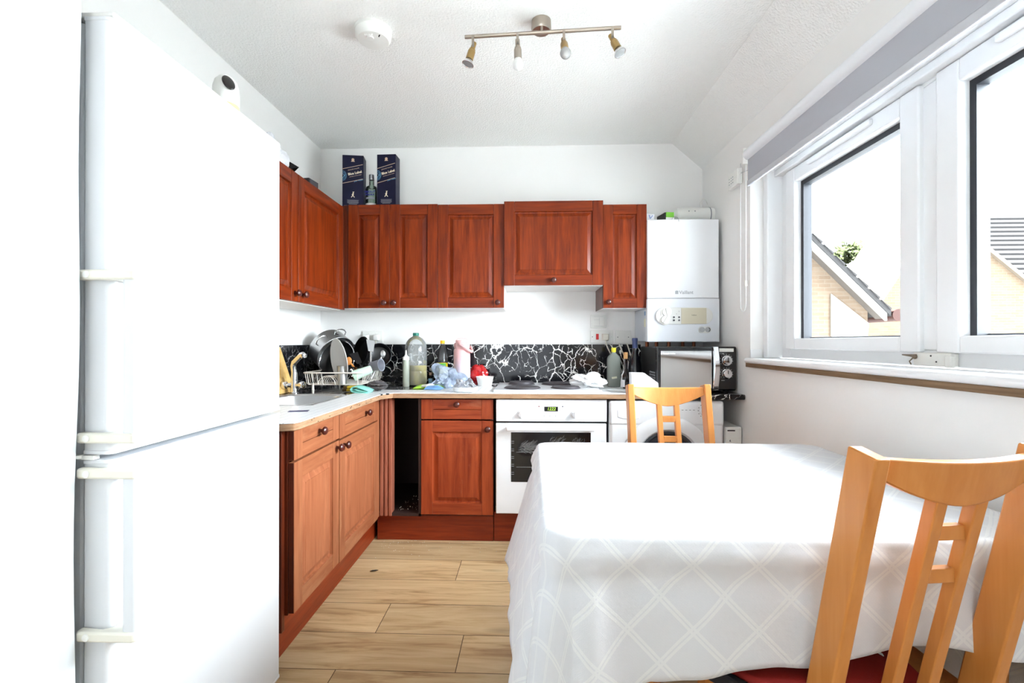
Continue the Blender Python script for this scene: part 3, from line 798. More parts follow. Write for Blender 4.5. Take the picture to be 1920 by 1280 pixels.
# printed marks and smears on the glass
mb = MB()
for z in (0.572, 0.530, 0.489, 0.447, 0.403): 
    mb.box(-0.102, -0.088, OY - 0.0017, OY - 0.0011, z, z + 0.0016); mb.box(-0.102, -0.088, OY - 0.0017, OY - 0.0011, z - 0.010, z - 0.0084)
for z in (0.513, 0.432): mb.box(-0.075, 0.30, OY - 0.0016, OY - 0.0011, z, z + 0.0012)
mb.build('shelf_marks', GREYM, glp)
mb = MB(); r6 = random.Random(21)
def streak(cx, cz, n, L, ang):
    for k in range(n):
        a = math.radians(ang + r6.uniform(-22, 22)); l_ = L * r6.uniform(0.3, 1); x = cx + r6.uniform(-0.035, 0.035); z = cz + r6.uniform(-0.016, 0.016)
        w = 0.00035; dx, dz = math.cos(a) * l_, math.sin(a) * l_; nx, nz = -math.sin(a) * w, math.cos(a) * w
        mb._add([(x - nx, OY - 0.0018, z - nz), (x + dx - nx, OY - 0.0018, z + dz - nz), (x + dx + nx, OY - 0.0018, z + dz + nz), (x + nx, OY - 0.0018, z + nz)], [(0, 1, 2, 3)])
streak(-0.02, 0.545, 70, 0.05, 25); streak(0.14, 0.575, 40, 0.03, 40); streak(0.26, 0.575, 30, 0.02, 60); streak(-0.03, 0.535, 40, 0.06, -10)
mb.build('glass_smears', mat('smear', (150, 150, 150), 0.8), glp, recalc=False)['kind'] = 'stuff'
mb = MB(); mb.box(-0.128, 0.345, OY - 0.040, OY - 0.022, 0.634, 0.658); mb.box(-0.125, -0.100, OY - 0.03, OY, 0.636, 0.656); mb.box(0.317, 0.342, OY - 0.03, OY, 0.636, 0.656)
mb.build('handle', WHITE, odr, 0.006, seg=3)
mb = MB(); mb.box(0.077, 0.151, OY - 0.0015, OY + 0.002, 0.737, 0.762); dsp = mb.build('clock_display', BLACK, fas, label='black clock display with green digits')
lettering('clock_digits', '1222', 0.0235, (0.1145, OY - 0.0021, 0.7495), (1, 0, 0), (0, 0, 1), mat('green_led', (150, 190, 60), 0.5, emit=(170, 215, 70, 0.12)), dsp, shear=0.2, bold=0.0003)
for x in (-0.048, 0.242):
    mb = MB(); mb.lathe([(0.024, 0), (0.023, 0.004), (0.017, 0.006), (0.015, 0.022), (0, 0.023)], (x, OY, 0.720), (0, -1, 0), 28); mb.box(x - 0.004, x + 0.004, OY - 0.026, OY - 0.005, 0.704, 0.736)
    mb.build('control_knob', WHITE, fas, 0.001, smooth=True)
for x in (0.076, 0.107, 0.138): mb = MB(); mb.cyl((x, OY - 0.002, 0.712), (x, OY, 0.712), 0.0035, seg=14); mb.build('clock_button', GREYM, fas, smooth=True)
for x, cc in ((0.048, (130, 50, 50)), (0.176, (40, 44, 70))):
    mb = MB(); mb.cyl((x, OY - 0.0012, 0.763), (x, OY + 0.001, 0.763), 0.0034, seg=14); mb.build('indicator_light', mat('lamp_%d' % cc[0], cc, 0.3), fas)

hob = thing('hob', 'white electric hob with four solid plates set in the worktop', 'hob', (0.1, 2.88, ZT))
mb = MB(); mb.box(-0.205, 0.395, 2.63, 3.13, ZT, ZT + 0.012); mb.build('hob_tray', WHITE, hob, 0.006, seg=3)
for x, y, r, h_ in ((-0.045, 2.75, 0.100, 0.021), (-0.055, 3.0, 0.078, 0.030), (0.175, 3.0, 0.098, 0.024), (0.205, 2.76, 0.080, 0.022)):
    mb = MB(); mb.lathe([(r + 0.006, 0.011), (r + 0.006, 0.015), (r, 0.017), (r - 0.002, h_), (r * 0.4, h_), (r * 0.38, h_ - 0.002), (0, h_ - 0.002)], (x, y, ZT), seg=40)
    mb.build('hotplate', mat('iron_plate', (78, 74, 78), 0.55, 0.4), hob, smooth=True, label='dark iron hotplate')

wm = thing('washing_machine', 'white front-loading washing machine behind the light wooden chair', 'washing machine', (0.73, 2.84, 0))
WYf = 2.575
mb = MB(); mb.box(0.427, 1.036, WYf + 0.004, 3.13, 0.015, 0.797); mb.build('casing', WHITE, wm, 0.02, seg=4)
mb = MB(); mb.box(0.427, 1.036, WYf, WYf + 0.03, 0.663, 0.797); wp = mb.build('control_panel', WHITE, wm, 0.018, seg=4)
mb = MB(); mb.prism([(0.50, 0.70), (0.585, 0.70), (0.595, 0.735), (0.565, 0.757), (0.47, 0.748), (0.47, 0.71)], WYf - 0.003, WYf + 0.001, 'y'); mb.build('detergent_drawer', WHITE, wp, 0.002)
mb = MB(); mb.lathe([(0.030, 0), (0.029, 0.012), (0.022, 0.014), (0, 0.015)], (0.935, WYf - 0.0005, 0.746), (0, -1, 0), 32); mb.build('programme_dial', WHITE, wp, smooth=True)
mb = MB()
for k in range(14):
    a = 2 * math.pi * k / 14; ca, sa = math.cos(a), math.sin(a)
    mb.box(0.935 + 0.037 * ca - 0.0022, 0.935 + 0.037 * ca + 0.0022, WYf - 0.0012, WYf + 0.001, 0.746 + 0.037 * sa - 0.0018, 0.746 + 0.037 * sa + 0.0018)
mb.build('dial_markings', DARKGREY, wp)
mb = MB()
for k in range(5): mb.box(0.79 + 0.02 * k, 0.80 + 0.02 * k, WYf - 0.0008, WYf + 0.001, 0.748, 0.750)
mb.build('panel_print', DARKGREY, wp)
cx, cz = 0.735, 0.478
mb = MB(); mb.lathe([(0.240, 0.0), (0.238, 0.010), (0.228, 0.022), (0.195, 0.030), (0.170, 0.026), (0.160, 0.014)], (cx, WYf + 0.004, cz), (0, -1, 0), 56, close=False); dr = mb.build('door', WHITE, wm, smooth=True)
mb = MB(); mb.lathe([(0.160, 0.014), (0.158, 0.022), (0.148, 0.020), (0.143, 0.010), (0.13, -0.005)], (cx, WYf + 0.004, cz), (0, -1, 0), 56, close=False); mb.build('door_ring', DARKGREY, dr, smooth=True, label='dark grey ring round the door glass')
mb = MB(); mb.lathe([(0.143, 0.008), (0.12, 0.0), (0.07, 0.012), (0.0, 0.018)], (cx, WYf + 0.006, cz), (0, -1, 0), 48); mb.build('door_glass', mat('dark_door_glass', (56, 60, 70), 0.1), dr, smooth=True)
mb = MB(); mb.box(0.955, 0.975, WYf - 0.012, WYf + 0.002, 0.52, 0.60); mb.build('door_handle', GREYP, dr, 0.006)
for x in (0.46, 1.0):
    for y in (2.62, 3.08): mb = MB(); mb.cyl((x, y, 0), (x, y, 0.02), 0.018); mb.build('foot', BLACKM, wm)

# white appliance box between the washing machine and the wall
wb = thing('appliance_box', 'white plastic appliance with slot, squeezed between washing machine and window wall', 'appliance', (1.094, 2.78, 0))
mb = MB(); mb.box(1.046, 1.139, 2.60, 2.98, 0.0, 0.655); mb.build('casing', WPLASTIC, wb, 0.006)
mb = MB(); mb.box(1.051, 1.120, 2.596, 2.601, 0.05, 0.650); fp = mb.build('front_panel', WPLASTIC, wb, 0.002)
mb = MB(); mb.box(1.060, 1.100, 2.5945, 2.5965, 0.634, 0.640); mb.build('slot', INK, fp)
mb = MB(); mb.tube([(1.075, 2.5945, 0.588), (1.071, 2.594, 0.580), (1.077, 2.594, 0.577), (1.073, 2.5945, 0.585)], 0.0016, 6); mb.build('catch', DARKGREY, fp)

# ---------------------------------------------------------------- boiler
bo = thing('boiler', 'white wall-hung gas boiler above the microwave', 'boiler', (0.91, 3.02, 1.116))
def bow(x):   # gently bowed front
    t = (x - 0.91) / 0.212; return 2.862 - 0.012 * (1 - t * t)
N = 16
def bowed(mb, x0, x1, z0, z1, off=0.0, yb=2.90):
    f_ = [(x0 + (x1 - x0) * i / N, bow(x0 + (x1 - x0) * i / N) - off) for i in range(N + 1)]
    mb.prism(f_ + [(x1, yb), (x0, yb)], z0, z1)
mb = MB(); mb.box(0.700, 1.120, 2.90, YB - 0.002, 1.118, 1.838); mb.build('casing', mat('boiler_side', (206, 212, 220), 0.4), bo, 0.002)
mb = MB(); bowed(mb, 0.699, 1.121, 1.3735, 1.843); bf = mb.build('front_cover', WHITE, bo, 0.005)
mb = MB(); bowed(mb, 0.697, 1.123, 1.114, 1.3715, 0.003); bp_ = mb.build('control_flap', mat('boiler_flap', (226, 229, 234), 0.35, coat=0.2), bo, 0.004)
def badge(u, z): return (u, bow(u) - 0.004, z)
lg = mat('boiler_lettering', (170, 172, 176), 0.4)
t_ = lettering('maker_lettering', 'Vaillant', 0.028, (0.924, bow(0.92) - 0.0008, 1.407), (1, 0, 0), (0, 0, 1), lg, bf, bold=0.0005)
mb = MB(); mb.prism([(0.860, 1.398), (0.878, 1.398), (0.878, 1.416), (0.869, 1.419), (0.860, 1.416)], bow(0.87) - 0.001, bow(0.87) + 0.001, 'y'); mb.build('maker_emblem', lg, bf, label='grey shield emblem')
# oval control fascia
def stadium(x0, x1, zc, r, n=14):
    p = []
    for i in range(n + 1):
        a = -math.pi / 2 + math.pi * i / n; p.append((x1 - r + r * math.cos(a), zc + r * math.sin(a)))
    for i in range(n + 1):
        a = math.pi / 2 + math.pi * i / n; p.append((x0 + r + r * math.cos(a), zc + r * math.sin(a)))
    return p
yb = 2.845
mb = MB(); mb.prism(stadium(0.744, 1.078, 1.268, 0.050), yb - 0.0025, yb + 0.012, 'y'); fs_ = mb.build('control_fascia', mat('fascia', (224, 224, 220), 0.45), bp_, 0.0015)
mb = MB(); mb.lathe([(0.034, 0), (0.034, 0.004)], (0.798, yb - 0.0020, 1.247), (0, -1, 0), 32); mb.lathe([(0.034, 0), (0.034, 0.004)], (0.805, yb - 0.0018, 1.290), (0, -1, 0), 32); mb.build('dial_surround', WPLASTIC, fs_, 0.001)
for x, z, a in ((0.806, 1.290, 100), (0.798, 1.244, 60)):
    mb = MB(); mb.lathe([(0.026, 0.0), (0.025, 0.009), (0, 0.010)], (x, yb - 0.0058, z), (0, -1, 0), 32)
    M = rot_at((x, 0, z), 0, -math.radians(a), 0); b2 = MB().box(x - 0.023, x + 0.023, yb - 0.021, yb - 0.012, z - 0.004, z + 0.004).xf(M); mb._add(b2.v, b2.f)
    mb.build('dial', WPLASTIC, fs_, 0.001)
mb = MB(); mb.box(0.893, 1.040, yb - 0.0035, yb + 0.002, 1.221, 1.314); dp = mb.build('display_cover', mat('beige_display', (208, 200, 176), 0.35), fs_, 0.001, label='beige display cover')
lettering('display_lettering', 'Vaillant', 0.010, (0.967, yb - 0.0039, 1.272), (1, 0, 0), (0, 0, 1), mat('grey_print', (120, 116, 100), 0.5), dp, bold=0.0001)
for x in (0.850, 0.880):
    for z in (1.260, 1.242):
        mb = MB(); mb.lathe([(0.0052, 0), (0.0052, 0.003), (0.003, 0.003), (0.003, 0.001)], (x, yb - 0.0024, z), (0, -1, 0), 16); mb.build('button', DARKGREY, fs_)
mb = MB(); mb.box(0.879, 0.8805, yb - 0.003, yb - 0.002, 1.292, 1.298); mb.box(0.864, 0.8665, yb - 0.003, yb - 0.002, 1.278, 1.281); mb.build('fascia_marks', INK, fs_)
mb = MB(); mb.prism(stadium(0.994, 1.068, 1.186, 0.020), yb - 0.003, yb + 0.012, 'y'); gz = mb.build('gauge_plate', mat('fascia', (224, 224, 220), 0.45), bp_, 0.001)
for x in (1.014, 1.048):
    mb = MB(); mb.lathe([(0.0155, 0), (0.0155, 0.003), (0.0125, 0.003), (0.0125, 0.0015), (0, 0.0015)], (x, yb - 0.0028, 1.186), (0, -1, 0), 24)
    gg = mb.build('gauge', GREYM, gz, smooth=True)
mb = MB(); mb.tube([(1.048 + 0.0115 * math.cos(a), yb - 0.005, 1.186 + 0.0115 * math.sin(a)) for a in [math.radians(d) for d in range(-70, 80, 15)]], 0.0015, 6)
mb.build('gauge_scale', INK, gz)
mb = MB(); mb.box(0.6985, 0.7005, 2.905, 2.935, 1.275, 1.300); mb.build('side_sticker', mat('sticker_blue', (110, 150, 190), 0.5), bo, label='blue sticker')
mb = MB(); mb.box(0.6985, 0.7005, 2.905, 2.94, 1.205, 1.255); mb.build('side_sticker', mat('sticker_cream', (226, 222, 190), 0.5), bo, label='cream sticker')
# pipework below
for x in (0.76, 0.82, 0.90, 0.99, 1.06):
    mb = MB(); mb.cyl((x, 3.12, 0.84), (x, 3.12, 1.118), 0.011); mb.build('pipe', mat('copper', (150, 92, 66), 0.35, 1.0), bo, smooth=True)
# flue
fu = thing('boiler_flue', 'white horizontal flue pipe on top of the boiler running to the window wall', 'flue', (1.02, 3.03, 1.838))
mb = MB(); mb.lathe([(0.02, 0), (0.046, 0.018), (0.05, 0.05), (0.05, 0.243)], (0.902, 3.03, 1.908), (1, 0, 0), 36); mb.cyl((0.955, 3.03, 1.840), (0.955, 3.03, 1.90), 0.046, seg=30)
mb.build('pipe', WPLASTIC, fu, smooth=True)
mb = MB(); mb.lathe([(0.0512, 0), (0.0512, 0.006)], (1.118, 3.03, 1.908), (1, 0, 0), 36); mb.build('seam_ring', GREYP, fu)
for x in (0.985, 1.022):
    mb = MB(); mb.lathe([(0.004, 0), (0.004, 0.002), (0, 0.0025)], (x, 2.983, 1.925), (0, -1, 0.3), 12); mb.build('screw', GREYP, fu)
mb = MB(); mb.tube([(1.10, 3.10, 1.96), (1.085, 3.08, 2.0), (1.10, 3.07, 2.025), (1.12, 3.075, 2.02), (1.142, 3.10, 2.0)], 0.002, 8); tag(mb.build('cable_loop', WPLASTIC, None, smooth=True), 'thin pale cable loop above the boiler flue', 'cable')
mb = MB(); mb.tube([(0.845, 2.868, 1.8445), (0.852, 2.864, 1.857), (0.865, 2.862, 1.860), (0.876, 2.855, 1.853), (0.880, 2.848, 1.838), (0.881, 2.846, 1.827)], 0.0014, 8); tag(mb.build('wire', GREYP, None, smooth=True), 'short grey wire curling over the top front of the boiler', 'wire')
# cartons on the boiler
cb = thing('carton', 'green and white carton lying on the boiler', 'carton', (0.835, 2.95, 1.843))
M = rot_at((0.835, 2.95, 1.843), 0, 0, math.radians(10))
mb = MB(); mb.box(0.812, 0.862, 2.90, 3.02, 1.8435, 1.898).xf(M); mb.build('box', mat('carton_green', (120, 190, 60), 0.4), cb, 0.001)
mb = MB(); mb.box(0.811, 0.863, 2.8985, 2.93, 1.843, 1.866).xf(M); mb.build('white_label', WPLASTIC, cb, label='white lower label')
mb = MB(); mb.box(0.806, 0.8125, 2.905, 3.015, 1.845, 1.897).xf(M); mb.build('black_side', BLACKM, cb, label='black side')
cb = thing('carton', 'white carton with blue print on the boiler beside the narrow cabinet', 'carton', (0.735, 2.95, 1.843))
M = rot_at((0.735, 2.95, 1.86), 0, math.radians(12), math.radians(-12))
mb = MB(); mb.box(0.712, 0.758, 2.91, 3.01, 1.846, 1.892).xf(M); mb.build('box', mat('carton_pale', (226, 226, 232), 0.4), cb, 0.001)
mb = MB(); mb.prism([(0.722, 1.884), (0.730, 1.884), (0.737, 1.868), (0.744, 1.884), (0.750, 1.884), (0.740, 1.862), (0.733, 1.862)], 2.9085, 2.911, 'y').xf(M); mb.build('print', mat('print_blue', (130, 150, 190), 0.5), cb)
mb = MB(); mb.box(0.730, 0.757, 2.9085, 2.911, 1.847, 1.851).xf(M); mb.build('red_stripe', mat('print_red', (200, 70, 60), 0.5), cb)

# ---------------------------------------------------------------- microwave
mw = thing('microwave', 'black microwave oven with mirrored door and chrome handle under the boiler', 'microwave', (0.92, 2.83, ZT))
MY = 2.66
mb = MB(); mb.box(0.700, 1.135, MY + 0.02, 3.05, 0.848, 1.085); mbd = mb.build('casing', BLACKM, mw, 0.008, seg=3)
mb = MB(); mb.box(0.700, 1.009, MY - 0.004, MY + 0.018, 0.846, 1.088); mdr = mb.build('door', BLACK, mw, 0.008, seg=3)
mb = MB(); mb.box(0.722, 1.000, MY - 0.0055, MY - 0.003, 0.860, 1.064); mb.build('mirror_panel', mat('smoked_mirror', (205, 206, 206), 0.06, 1.0), mdr, 0.0006, label='mirrored door window')
lettering('maker_lettering', 'Russell Hobbs', 0.0118, (0.768, MY - 0.0062, 1.049), (1, 0, 0), (0, 0, 1), WPLASTIC, mdr, bold=0.0003)
mb = MB(); mb.cyl((0.7265, MY - 0.0062, 1.049), (0.7265, MY - 0.005, 1.049), 0.0045, seg=16); mb.build('maker_emblem', WPLASTIC, mdr)
mb = MB()
hp = []
for i in range(13):
    t = i / 12; z = 0.846 + 0.242 * t; hp.append((z, 0.018 + 0.016 * math.sin(math.pi * t)))
vs = []
for z, d in hp: vs += [(1.003 + 0.004 * math.sin(math.pi * (z - 0.846) / 0.242), MY - d, z), (1.030 + 0.004 * math.sin(math.pi * (z - 0.846) / 0.242), MY - d, z), (1.030, MY - d + 0.014, z), (1.003, MY - d + 0.014, z)]
fs = [(0, 1, 2, 3), tuple(len(vs) - 4 + k for k in range(4))]
for i in range(12):
    for k in range(4): fs.append((i * 4 + k, i * 4 + (k + 1) % 4, i * 4 + 4 + (k + 1) % 4, i * 4 + 4 + k))
mb._add(vs, fs); mb.build('handle', CHROME, mdr, 0.002, smooth=True, label='chrome handle')
mb = MB(); mb.box(1.032, 1.135, MY - 0.004, MY + 0.018, 0.846, 1.088); mpn = mb.build('control_panel', BLACK, mw, 0.008, seg=3)
mb = MB(); mb.box(1.040, 1.119, MY - 0.006, MY - 0.003, 1.059, 1.078); mb.build('white_plate', WPLASTIC, mpn, 0.001, label='white plate')
for z in (1.011, 0.938):
    mb = MB(); mb.lathe([(0.029, 0), (0.028, 0.006), (0.024, 0.009), (0.023, 0.02), (0.020, 0.023), (0, 0.024)], (1.080, MY - 0.004, z), (0, -1, 0), 36)
    kn = mb.build('dial', CHROME, mpn, smooth=True, label='chrome dial')
    mb = MB(); mb.box(1.0785, 1.0815, MY - 0.0288, MY - 0.0275, z, z + 0.019); mb.build('pointer', INK, kn)
    mb = MB()
    for k in range(11):
        a = math.radians(-120 + 24 * k); x = 1.080 + 0.034 * math.sin(a); zz = z + 0.034 * math.cos(a); mb.box(x - 0.0012, x + 0.0012, MY - 0.0045, MY - 0.0035, zz - 0.0012, zz + 0.0012)
    mb.build('dial_marks', WPLASTIC, mpn)
mb = MB(); mb.box(1.052, 1.070, MY - 0.0045, MY - 0.0035, 0.9005, 0.902); mb.box(1.058, 1.066, MY - 0.0045, MY - 0.0035, 1.047, 1.050); mb.build('panel_print', WPLASTIC, mpn)
mb = MB()
for r_ in range(6):
    for c_ in range(5): mb.box(0.6985, 0.7008, 2.69 + 0.026 * c_, 2.708 + 0.026 * c_, 0.862 + 0.015 * r_, 0.870 + 0.015 * r_)
mb.build('vent_slots', GREYP, mbd)
for x in (0.73, 1.10):
    for y in (2.72, 3.0): mb = MB(); mb.cyl((x, y, ZT), (x, y, 0.849), 0.014); mb.build('foot', BLACKM, mw)

# ---------------------------------------------------------------- sockets and switches
def plate(name, label, x0, x1, z0, z1, cat, group=None):
    t = thing(name, label, cat, ((x0 + x1) / 2, YB, (z0 + z1) / 2), group)
    mb = MB(); mb.box(x0, x1, YB - 0.009, YB - 0.0005, z0, z1); mb.build('plate', WPLASTIC, t, 0.003)
    return t
def plug(parent, x, z, m=WPLASTIC, w=0.022):
    mb = MB(); mb.hexa([(x - w, YB - 0.009, z - w), (x + w, YB - 0.009, z - w), (x + w, YB - 0.009, z + w), (x - w, YB - 0.009, z + w)],
                       [(x - w * .8, YB - 0.04, z - w * .85), (x + w * .8, YB - 0.04, z - w * .85), (x + w * .8, YB - 0.04, z + w * .85), (x - w * .8, YB - 0.04, z + w * .85)])
    return mb
t = plate('wall_socket', 'white double wall socket with two plugs above the dish rack', -1.143, -1.000, 1.106, 1.190, 'socket', 'wall sockets')
for x in (-1.10, -1.05): mb = MB(); mb.box(x, x + 0.01, YB - 0.012, YB - 0.008, 1.165, 1.178); mb.build('rocker', WPLASTIC, t, 0.001)
for x, nm, lb in ((-1.113, 'plug', 'white plug nearer the corner in the socket above the dish rack'), (-1.042, 'plug', 'white plug farther from the corner in the socket above the dish rack')):
    o = plug(None, x, 1.143).build(nm, WPLASTIC, None, 0.005); tag(o, lb, 'plug')
    mb = MB(); e_ = -0.02 if x < -1.1 else 0.004
    mb.tube([(x, YB - 0.03, 1.125), (x, YB - 0.034, 1.112), (x + e_ * .3, YB - 0.03, 1.09), (x + e_, YB - 0.025, 1.03), (x + e_ * 2, YB - 0.022, 0.95), (x + e_ * 2, YB - 0.022, 0.86)], 0.0035, 8)
    mb.build('lead', CREAM, o, smooth=True)
t = plate('fused_switch', 'square white switch plate above the cooker switch', 0.404, 0.507, 1.206, 1.296, 'switch')
mb = MB(); mb.box(0.414, 0.497, YB - 0.0125, YB - 0.008, 1.218, 1.285); mb.build('rocker', WPLASTIC, t, 0.002)
mb = MB(); mb.box(0.425, 0.486, YB - 0.0132, YB - 0.012, 1.2835, 1.2845).box(0.425, 0.486, YB - 0.0132, YB - 0.012, 1.2195, 1.2205).box(0.462, 0.463, YB - 0.0132, YB - 0.012, 1.225, 1.278).box(0.425, 0.462, YB - 0.0132, YB - 0.012, 1.262, 1.263); mb.build('seam_lines', GREYM, t)
t = plate('cooker_switch', 'white cooker switch plate with red rocker and a plug', 0.404, 0.554, 1.106, 1.191, 'switch')
mb = MB(); mb.box(0.440, 0.458, YB - 0.014, YB - 0.008, 1.130, 1.168); mb.build('red_rocker', mat('switch_red', (206, 20, 24), 0.35), t, 0.002, label='red rocker switch')
mb = MB(); mb.box(0.524, 0.543, YB - 0.0105, YB - 0.008, 1.130, 1.177); mb.build('socket_switch', WPLASTIC, t, 0.001)
for x in (0.416, 0.541):
    mb = MB(); mb.cyl((x, YB - 0.0100, 1.148), (x, YB - 0.008, 1.148), 0.0032, seg=12); mb.build('screw', DARKGREY, t)
o = plug(None, 0.500, 1.146, w=0.024).build('plug', CREAM, None, 0.005); tag(o, 'cream plug beside the red rocker of the cooker switch', 'plug')
def lead(parent, pts, label=None):
    mb = MB(); 
    P = []
    for i in range(len(pts) - 1):
        for k in range(6):
            f_ = k / 6; P.append(tuple(pts[i][j] * (1 - f_) + pts[i + 1][j] * f_ for j in range(3)))
    P.append(pts[-1])
    for _ in range(4): P = [P[0]] + [tuple((P[i - 1][j] + 2 * P[i][j] + P[i + 1][j]) / 4 for j in range(3)) for i in range(1, len(P) - 1)] + [P[-1]]
    mb.tube(P, 0.0042, 8); return mb
lead(None, [(0.500, YB - 0.028, 1.125), (0.505, YB - 0.04, 1.09), (0.535, YB - 0.035, 1.03), (0.575, YB - 0.03, 0.98), (0.62, YB - 0.025, 0.90), (0.65, YB - 0.03, 0.845)]).build('lead', CREAM, o, smooth=True)
t = plate('wall_socket', 'white double wall socket between the cooker switch and the boiler', 0.567, 0.672, 1.106, 1.191, 'socket', 'wall sockets')
for x in (0.590, 0.628): mb = MB(); mb.box(x, x + 0.018, YB - 0.0125, YB - 0.008, 1.152, 1.176); mb.build('rocker', WPLASTIC, t, 0.001)
for x in (0.584, 0.655):
    mb = MB(); mb.cyl((x, YB - 0.0100, 1.146), (x, YB - 0.008, 1.146), 0.0032, seg=12); mb.build('screw', DARKGREY, t)
for k, (x, dx) in enumerate(((0.592, 0.09), (0.645, 0.06))):
    o = lead(None, [(x, YB - 0.0035, 1.104), (x + 0.004, YB - 0.03, 1.08), (x + dx * .35, YB - 0.035, 1.02), (x + dx * .8, YB - 0.03, 0.96), (x + dx, YB - 0.02, 0.88), (x + dx, YB - 0.02, 0.84)]).build('cable', CREAM, None, smooth=True)
    tag(o, ('cream cable below the boiler-side socket, running down behind the cork bottle', 'cream cable below the boiler-side socket, running down behind the wine bottle')[k], 'cable', 'cables below the socket')
# small control box on the right wall
t = thing('wall_sensor', 'small white control box on the window wall near the blind chain', 'sensor', (XR, 2.665, 2.01))
mb = MB(); mb.box(XR - 0.028, XR - 0.0005, 2.60, 2.73, 1.967, 2.055); cs = mb.build('case', WPLASTIC, t, 0.005)
mb = MB()
for yy in (2.655, 2.675, 2.70):
    for zz in (1.99, 2.005, 2.02): mb.box(XR - 0.0292, XR - 0.0275, yy, yy + 0.010, zz, zz + 0.005)
mb.build('keys', GREYM, cs)
mb = MB(); mb.tube([(XR - 0.012, 2.60, 2.02), (XR - 0.014, 2.575, 2.018), (XR - 0.012, 2.55, 2.013), (XR - 0.006, 2.52, 2.01)], 0.0016, 6); mb.build('wire', GREYP, t, smooth=True)

# ---------------------------------------------------------------- ceiling things
sd = thing('smoke_alarm', 'round white smoke alarm on the ceiling', 'smoke alarm', (-0.664, 1.985, ZC))
mb = MB(); mb.lathe([(0.076, 0.001), (0.077, -0.012), (0.074, -0.014), (0.073, -0.034), (0.064, -0.046), (0.030, -0.052), (0, -0.053)], (-0.664, 1.985, ZC - 0.0005), seg=48); mb.build('case', WPLASTIC, sd, smooth=True)
mb = MB(); mb.lathe([(0.016, 0), (0.015, -0.006), (0, -0.007)], (-0.668, 1.955, ZC - 0.051), seg=24)
for k in range(6): mb.box(-0.684 + 0.006 * k, -0.681 + 0.006 * k, 1.932, 1.937, ZC - 0.056, ZC - 0.050)
mb.build('test_button', WPLASTIC, sd, smooth=True)
mb = MB(); M = rot_at((-0.628, 1.95, ZC), 0, 0, 0.6); mb.box(-0.630, -0.626, 1.943, 1.955, ZC - 0.0515, ZC - 0.047).xf(M); mb.build('slot', INK, sd)

tl = thing('track_light', 'satin nickel ceiling bar light with four adjustable spots', 'light', (0.046, 1.955, ZC))
mb = MB(); mb.lathe([(0.040, 0.0), (0.041, -0.034), (0.036, -0.042), (0, -0.044)], (0.046, 1.958, ZC - 0.0005), seg=40); mb.cyl((0.046, 1.93, ZC - 0.03), (0.046, 1.925, 2.362), 0.006)
mb.build('canopy', NICKEL, tl, smooth=True)
B0 = Vector((-0.268, 1.940, 2.365)); B1 = Vector((0.362, 1.905, 2.365))
mb = MB(); mb.cyl(B0, B1, 0.0075, seg=18); mb.build('bar', NICKEL, tl, smooth=True)
spots = [(0.055, (-0.30, -0.05, -1.0), BRASS, 'r'), (0.345, (0.02, 0.10, -1.0), NICKEL, 's'), (0.640, (0.06, -0.55, -1.0), BRASS, 'c'), (0.945, (0.42, -0.25, -1.0), BRASS, 'r')]
for f_, d, m_, kind in spots:
    p = B0 + (B1 - B0) * f_; d = Vector(d).normalized()
    joint = p + Vector((0, 0, -0.042))
    off = -d * 0.018 + Vector((0.012 * (1 if d.x > -0.1 else 1), 0, 0)) * 0
    st = joint + off
    mb = MB(); mb.lathe([(0.009, 0), (0.0095, 0.003), (0.0095, 0.032), (0.0145, 0.036), (0.0155, 0.040), (0.0155, 0.072), (0.013, 0.073), (0.013, 0.03)], st, d, 28)
    h = mb.build('spot_head', m_, tl, smooth=True)
    mb = MB(); mb.box(joint.x - 0.005, joint.x + 0.005, joint.y - 0.012, joint.y - 0.0096, joint.z - 0.006, p.z); mb.cyl((joint.x, joint.y - 0.012, joint.z), (joint.x, joint.y + 0.006, joint.z), 0.004)
    mb.build('knuckle', NICKEL, h)
    e = st + d * 0.073
    if kind == 'r':
        mb = MB(); mb.lathe([(0.013, -0.002), (0.013, 0.003)], e, d, 24); mb.build('collar', BLACKM, h)
        mb = MB(); mb.lathe([(0.011, 0.0), (0.018, 0.008), (0.0235, 0.018), (0.0245, 0.022), (0.0225, 0.022), (0.017, 0.012), (0.010, 0.006)], e, d, 32, close=False); mb.build('reflector', CHROME, h, smooth=True)
        mb = MB(); mb.lathe([(0.0228, 0.0205), (0.010, 0.022), (0, 0.0222)], e, d, 32); mb.build('bulb_face', CLEARB, h, smooth=True)
    else:
        mb = MB(); mb.lathe([(0.012, -0.004), (0.014, 0.004), (0.019, 0.014), (0.022, 0.026), (0.019, 0.037), (0.010, 0.044), (0, 0.046)], e, d, 28)
        mb.build('bulb', mat('opal_bulb', (240, 240, 238), 0.3) if kind == 's' else CLEARB, h, smooth=True)

# ---------------------------------------------------------------- sink, tap, dish rack
sk = thing('sink', 'stainless steel inset sink with rounded bowl beside the fridge', 'sink', (-1.125, 2.262, ZT))
def sup(cx, cy, hx, hy, z, e=5.0, n=64):
    r = []
    for k in range(n):
        t = 2 * math.pi * k / n; x, y = math.cos(t), math.sin(t)
        r.append((cx + hx * math.copysign(abs(x) ** (2 / e), x), cy + hy * math.copysign(abs(y) ** (2 / e), y), z))
    return r
loops = [sup(-1.125, 2.262, 0.176, 0.228, ZT + 0.0005, 5), sup(-1.125, 2.262, 0.175, 0.227, ZT + 0.002, 5), sup(-1.125, 2.262, 0.163, 0.212, ZT + 0.002, 4.5), sup(-1.125, 2.262, 0.155, 0.203, ZT - 0.006, 4.5),
         sup(-1.125, 2.262, 0.146, 0.192, ZT - 0.10, 4), sup(-1.125, 2.262, 0.125, 0.170, ZT - 0.145, 3.4), sup(-1.125, 2.262, 0.05, 0.05, ZT - 0.150, 2), sup(-1.125, 2.262, 0.004, 0.004, ZT - 0.151, 2)]
